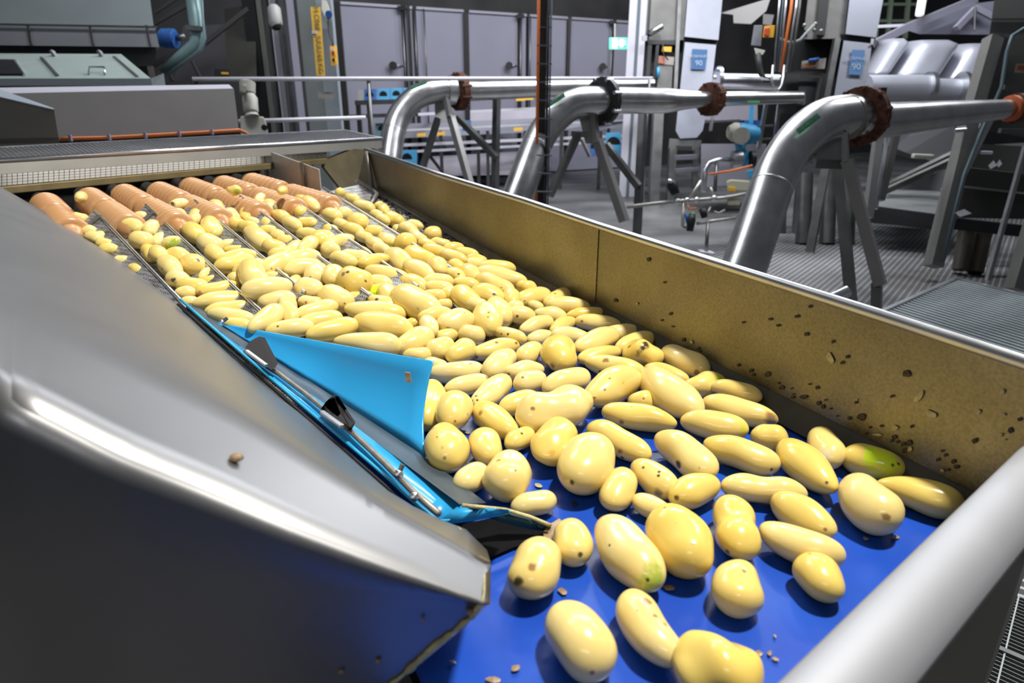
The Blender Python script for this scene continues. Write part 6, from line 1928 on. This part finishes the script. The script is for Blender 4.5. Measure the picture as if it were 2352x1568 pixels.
# ------------------------------------------------------------------ ducts on the right
DUCT = mat('bright_duct_steel', (0.56, 0.57, 0.64), 0.48, 0.6, 0.06, 4, 0.03, rough_var=0.06)
for k, (c0, c1, w0, w1, lb_) in enumerate([((2010, 175), (2066, 88), 38, 40, 'narrow slanting steel duct, leftmost of the three right-hand ducts'), ((2092, 178), (2148, 92), 96, 92, 'wide slanting steel duct, middle of the three right-hand ducts'), ((2200, 185), (2256, 100), 90, 92, 'wide slanting steel duct beside the grey leg, rightmost of the three')]):
    T = 7.5
    d = thing('slanting_duct', lb_, 'duct', PT(*c0, T), 'slanting steel ducts')
    rr_ = []
    n_ = 14
    for i in range(9):
        f = i / 8
        cx = c0[0] + (c1[0] - c0[0]) * f; cy = c0[1] + (c1[1] - c0[1]) * f
        w = w0 + (w1 - w0) * f
        sh = 1.0 if f < 0.8 else math.sqrt(max(0.02, 1 - ((f - 0.8) / 0.2) ** 2))
        row = []
        for j in range(n_ + 1):
            g = -1 + 2 * j / n_
            e = (1 - abs(g) ** 4) ** 0.25
            dep = 0.22 * min(w, 60) / 60
            row.append(PT(cx + g * w / 2 * (0.75 + 0.25 * sh), cy, T) - Vector((0, dep * e * (0.4 + 0.6 * sh), 0)) + Vector((0, (1 - sh) * 0.1, 0)))
        rr_.append(row)
    MB().grid(rr_, Vector((0, 0.25, 0))).build('duct_shell', DUCT, d, smooth=True)
    barpx((c0[0] - w0 / 2, c0[1] - 2), (c0[0] + w0 / 2, c0[1] - 2), T - 0.2, 6, 10).build('duct_hem', STEELB, d)
hpip = thing('header_pipe', 'thick bright header pipe with two flange rings at the right', 'pipe', PT(2100, 200, 7.0))
MB().tube([PT(1986, 203, 6.9), PT(2125, 203, 7.0)], 58 * 6.9 / FPX / 2, 24).build('pipe_section', DUCT, hpip, auto=50)
MB().tube([PT(2125, 205, 7.0), PT(2205, 207, 7.05)], 48 * 7 / FPX / 2, 24).build('pipe_section', DUCT, hpip, auto=50)
MB().tube([PT(2205, 208, 7.05), PT(2280, 210, 7.1)], 58 * 7 / FPX / 2, 24).build('pipe_section', DUCT, hpip, auto=50)
for x in (2130, 2206):
    tubepx([(x - 4, 203), (x + 6, 203)], 7.0, 72, 24).build('flange_ring', STEEL, hpip, auto=50)
h2 = thing('short_header', 'bright horizontal pipe with a ring flange behind the dark blue sign', 'pipe', PT(1720, 187, 6.9))
MB().tube([PT(1655, 187, 6.9), PT(1790, 190, 6.9)], 36 * 6.9 / FPX / 2, 20).build('pipe_section', STEELB, h2, auto=50)
tubepx([(1645, 186), (1653, 186)], 6.9, 64, 20).build('flange_ring', STEELB, h2, auto=50)
for x, y in ((1650, 160), (1642, 178), (1648, 200)):
    MB().ball(PT(x, y, 6.82), 0.022, 8, 6).build('flange_bolt', STEELB, h2)
gt = thing('roof_gantry', 'pale lilac gantry beam sloping up over the slanting ducts', 'gantry', PT(2150, 50, 8.0))
GAN = mat('pale_gantry_paint', (0.42, 0.41, 0.50), 0.45, 0.3)
barpx((1990, 62), (2080, 58), 8.2, 6).build('gantry_ledge', mat('bright_white_paint', (0.90, 0.87, 0.97), 0.5), gt)
barpx((2010, 100), (2085, 62), 8.0, 16).build('gantry_beam', GAN, gt)
barpx((2080, 64), (2240, -2), 8.0, 16).build('gantry_beam', GAN, gt)
sl([(2085, 70), (2240, 8), (2300, 0), (2300, 80), (2110, 78)], 8.15, (0, 0.1, 0)).build('gantry_web', mat('gantry_web_paint', (0.33, 0.335, 0.42), 0.5, 0.3), gt)
barpx((2196, 66), (2240, 20), 7.95, 12).build('gantry_brace', GAN, gt)
barpx((2240, 18), (2290, 44), 7.95, 12).build('gantry_brace', GAN, gt)
tubepx([(2240, 20), (2238, 70)], 7.9, 4, 8).build('hanging_chain', STEELD, gt)
solo(tubepx([(2125, -40), (2112, 34)], 7.9, 18, 12), 'tube_lamp', mat('lit_tube', (0.9, 0.9, 0.9), 0.5, emit=(1, 1, 0.98), estr=0.8), 'white tube lamp hanging above the gantry beam', 'lamp', auto=50)
rp = thing('green_rack', 'dark green racking behind the faded blue sign column', 'rack', PT(2040, 20, 9.5))
for x in (2022, 2050, 2090):
    barpx((x, -40), (x - 12, 90), 9.5, 8).build('rack_post', mat('green_grey_paint', (0.10, 0.13, 0.09), 0.5), rp)
for y in (10, 48):
    barpx((2010, y), (2110, y), 9.5, 6).build('rack_shelf', mat('green_grey_paint', (0.10, 0.13, 0.09), 0.5), rp)
sl_b = thing('sloping_chute', 'dark sloping trough running up behind the slotted uprights', 'trough', PT(2120, 390, 5.6))
barpx((2035, 432), (2200, 352), 5.4, 18, 18).build('trough_side', STEELD, sl_b)
barpx((2030, 440), (2200, 362), 5.3, 12, 14).build('trough_lip', DULL, sl_b)
sl([(2030, 440), (2195, 380), (2195, 440), (2160, 470), (2030, 470)], 5.9, (0, 0.2, 0)).build('trough_belly', mat('belly_grey', (0.30, 0.30, 0.31), 0.5, 0.3), sl_b)
hpp = thing('dark_hopper', 'dark funnel-shaped hopper under the nearest pipe', 'hopper', PT(2150, 310, 5.4))
MB().slab([PT(2030, 330, 5.8), PT(2195, 285, 5.8), PT(2195, 350, 5.7), PT(2140, 370, 5.6), PT(2080, 350, 5.7)], (0, 0.4, 0)).build('hopper_side', mat('hopper_dark', (0.05, 0.05, 0.055), 0.5, 0.4), hpp)
solo(barpx((2096, 358), (2142, 360), 5.2, 10, 14), 'bright_block', CREAM, 'small pale block lit up under the dark funnel hopper', 'block', bevel=0.01)
lw = thing('low_tank', 'low grey tank deck with a black side behind the nearest stand', 'tank', PT(2080, 480, 5.0))
MB().slab([PT(1990, 470, 5.0), PT(2180, 495, 4.8), PT(2180, 440, 5.6), PT(1990, 432, 5.8)], (0, 0, -0.02)).build('tank_deck', mat('deck_grey', (0.25, 0.26, 0.26), 0.45, 0.4, 0.1, 6), lw)
sl([(1990, 472), (2180, 497), (2170, 530), (1990, 510)], [4.98, 4.78, 4.78, 4.98], (0, 0.1, 0)).build('tank_side', BLACK, lw)
for x in (1905, 1950, 1850):
    tubepx([(x, 400), (x - 6, 560)], 5.2, 34, 14).build('tank_leg', STEELD, lw, auto=50)

# ------------------------------------------------------------------ flow meter and small valves
fm = thing('flow_meter', 'sky blue flow meter with cream end caps between the columns', 'flow meter', PT(1705, 310, 5.3))
FT = 5.3
tubepx([(1690, 304), (1698, 305), (1728, 309), (1742, 310)], FT, [34, 46, 44, 30], 18).build('meter_head', BLUEP, fm, auto=50)
tubepx([(1672, 303), (1684, 303), (1692, 304)], FT, [26, 42, 44], 18).build('end_cap', CREAM, fm, auto=40)
MB().cyl(PT(1702, 312, FT - 0.06), PT(1703, 312, FT - 0.12), 0.066, 18).build('display_cap', CREAM, fm, auto=40)
tubepx([(1700, 328), (1702, 348)], FT, [26, 20], 12).build('meter_neck', BLUEP, fm, smooth=True)
sl([(1703, 345), (1722, 346), (1720, 384), (1702, 385)], FT, (0, 0.12, 0)).build('meter_body', BLUEP, fm, bevel=0.01)
tubepx([(1682, 366), (1702, 366)], FT, [40, 40], 18).build('steel_flange', STEEL, fm, auto=40)
tubepx([(1722, 366), (1732, 366)], FT, [38, 38], 18).build('steel_flange', BLACK, fm, auto=40)
tubepx([(1680, 366), (1650, 368), (1630, 374), (1620, 390), (1616, 440)], FT, 11, 10).build('inlet_pipe', STEELB, fm, smooth=True)
tubepx([(1646, 375), (1642, 440)], FT, 8, 8).build('meter_stay', STEELD, fm, smooth=True)
va = thing('valve_pipework', 'small pale pipework with valves low behind the nearest pipe', 'pipework', PT(1600, 460, 4.9))
VT = 4.9
for pp, w in (([(1440, 475), (1500, 468), (1560, 462), (1660, 455), (1740, 440)], 9), ([(1570, 465), (1568, 520), (1575, 522)], 8), ([(1600, 513), (1690, 500)], 8), ([(1632, 430), (1640, 452)], 5), ([(1585, 455), (1610, 415)], 7), ([(1640, 485), (1650, 490), (1665, 482)], 5), ([(1620, 500), (1632, 475)], 5)):
    tubepx(pp, VT, w, 8).build('pale_pipe', mat('pale_pipe_steel', (0.50, 0.48, 0.44), 0.4, 0.5), va, smooth=True)
for p in ((1556, 462), (1578, 460), (1600, 459), (1640, 455)):
    MB().ball(PT(*p, VT - 0.02), 0.022, 8, 6).build('pipe_union', STEELB, va, smooth=True)
tubepx([(1541, 415), (1543, 424), (1552, 446)], VT - 0.02, [16, 26, 20], 12).build('valve_handle', BLACK, va, smooth=True)
tubepx([(1540, 414), (1537, 419)], VT - 0.06, 14, 10).build('handle_button', STEELB, va, smooth=True)
tubepx([(1590, 492), (1588, 505), (1584, 530)], VT - 0.02, [14, 20, 16], 12).build('black_valve', BLACK, va, smooth=True)
tubepx([(1591, 489), (1590, 496)], VT - 0.02, 14, 10).build('green_knob', GREENL, va, smooth=True)
tubepx([(1576, 490), (1580, 512)], VT - 0.02, 8, 8).build('blue_knob', BLUED, va, smooth=True)
tubepx([(1614, 480), (1618, 500)], VT, [18, 14], 10).build('black_valve', BLACK, va, smooth=True)
tubepx([(1628, 400), (1680, 392), (1728, 380)], VT + 0.1, 5, 6).build('orange_hose', ORANGE, va, smooth=True)
tubepx([(1580, 470), (1582, 480), (1600, 478)], VT - 0.03, 4, 6).build('orange_hose', ORANGE, va, smooth=True)
tubepx([(1626, 512), (1622, 580)], VT, 8, 8).build('stay_rod', STEELD, va, smooth=True)
barpx((1606, 578), (1638, 582), VT, 6, 30).build('stay_foot', WHITE, va)
for (x0, y0, x1, y1) in ((1668, 412, 1728, 440), (1668, 455, 1700, 472)):
    sl([(x0, y0 + 4), (x0 + 10, y0), (x1, y0 + 3), (x1, y1), (x0 + 4, y1)], VT, (0, 0.12, 0)).build('cream_actuator', mat('cream_actuator_paint', (0.50, 0.48, 0.36), 0.5), va, bevel=0.012)
sl([(1672, 428), (1690, 430), (1690, 440), (1672, 439)], VT - 0.01, (0, 0.03, 0)).build('yellow_cap', YELLOW, va, bevel=0.004)
sl([(1716, 393), (1730, 388), (1730, 408), (1718, 408)], VT, (0, 0.05, 0)).build('blue_cap', BLUEP, va, bevel=0.005)
bgm = thing('machine_block', 'grey-lilac machine block with a blue bracket behind the flow meter', 'machine', PT(1700, 340, 6.4))
sl([(1620, 240), (1740, 240), (1740, 276), (1620, 276)], 6.6, (0, 0.3, 0)).build('block_body', LIL2, bgm)
sl([(1610, 330), (1760, 330), (1760, 420), (1610, 430)], 6.5, (0, 0.3, 0)).build('block_body', mat('lilac_grey_machine', (0.25, 0.245, 0.28), 0.5, 0.2), bgm)
sl([(1722, 242), (1732, 242), (1730, 284), (1720, 284)], 6.3, (0, 0.05, 0)).build('blue_bracket', BLUEP, bgm)
sl([(1710, 276), (1750, 276), (1748, 312), (1708, 312)], 6.35, (0, 0.05, 0)).build('blue_bracket', BLUED, bgm)
for a, b, w in (((1760, 236), (1742, 340), 8), ((1790, 240), (1770, 400), 8), ((1640, 245), (1632, 300), 6), ((1620, 280), (1700, 276), 5), ((1740, 290), (1775, 288), 4), ((1738, 320), (1772, 318), 4)):
    barpx(a, b, 6.2, w).build('frame_bar', STEEL, bgm)

# ------------------------------------------------------------------ step platform and grating
stp = thing('step_platform', 'pale ribbed step platform beyond the side wall', 'step', PZ(2200, 740, -1.0))
zz = -1.0
q0, q1, q2 = PZ(2190, 648, zz), PZ(2040, 716, zz), PZ(2560, 742, zz)
ex = (q2 - q0); ey = (q1 - q0).normalized()
SLT = mat('galvanised_slat', (0.40, 0.45, 0.46), 0.45, 0.4, 0.1, 12)
proto = None
for k in range(34):
    o_ = ey * (0.040 * k)
    if proto is None:
        proto = MB().bar(q0, q0 + ex, 0.017, 0.03).build('slat', SLT, stp)
    else:
        c = clone(proto, stp); c.location = o_
MB().bar(q0 - ey * 0.02, q0 + ey * 1.4, 0.02, 0.05).build('step_edge', STEELB, stp)
MB().bar(q0 - ey * 0.03, q0 - ey * 0.03 + ex, 0.02, 0.05).build('step_edge', STEELB, stp)
sh_ = [q0, q0 + ex, q0 + ex + ey * 1.4, q0 + ey * 1.4]
MB().slab([p + Vector((0, 0, -0.05)) for p in sh_], (0, 0, -0.04)).build('step_pan', DULL, stp)

gr = thing('floor_grating', 'galvanised floor grating below the end rail', 'grating', PZ(2290, 1480, FLOOR_Z + 0.02))
zz = FLOOR_Z + 0.025
g0 = PZ(2190, 1440, zz)
gx = (PZ(2352, 1517, zz) - PZ(2236, 1466, zz)).normalized()
gy = Vector((-gx.y, gx.x, 0))
BARM = mat('galvanised_bar', (0.13, 0.14, 0.14), 0.5, 0.3, 0.1, 14)
pb_, pr_ = None, None
for k in range(34):
    o_ = gy * (0.0125 * k - 0.06 - 0.16)
    if pb_ is None:
        b0 = o_
        pb_ = MB().bar(g0 + o_ - gx * 0.1, g0 + o_ + gx * 0.5, 0.0022, 0.02).build('bearing_bar', BARM, gr)
    else:
        c = clone(pb_, gr); c.location = o_ - b0
for k in range(14):
    o_ = gx * (0.043 * k - 0.08)
    if pr_ is None:
        r0 = o_
        pr_ = MB().bar(g0 + o_ - gy * 0.22 + Vector((0, 0, 0.010)), g0 + o_ + gy * 0.2 + Vector((0, 0, 0.010)), 0.003, 0.003).build('cross_rod', mat('cross_rod_steel', (0.30, 0.33, 0.34), 0.45, 0.3), gr)
    else:
        c = clone(pr_, gr); c.location = o_ - r0
MB().bar(g0 - gx * 0.1 - gy * 0.02, g0 + gx * 0.5 - gy * 0.02, 0.012, 0.03).build('joint_bar', BARM, gr)
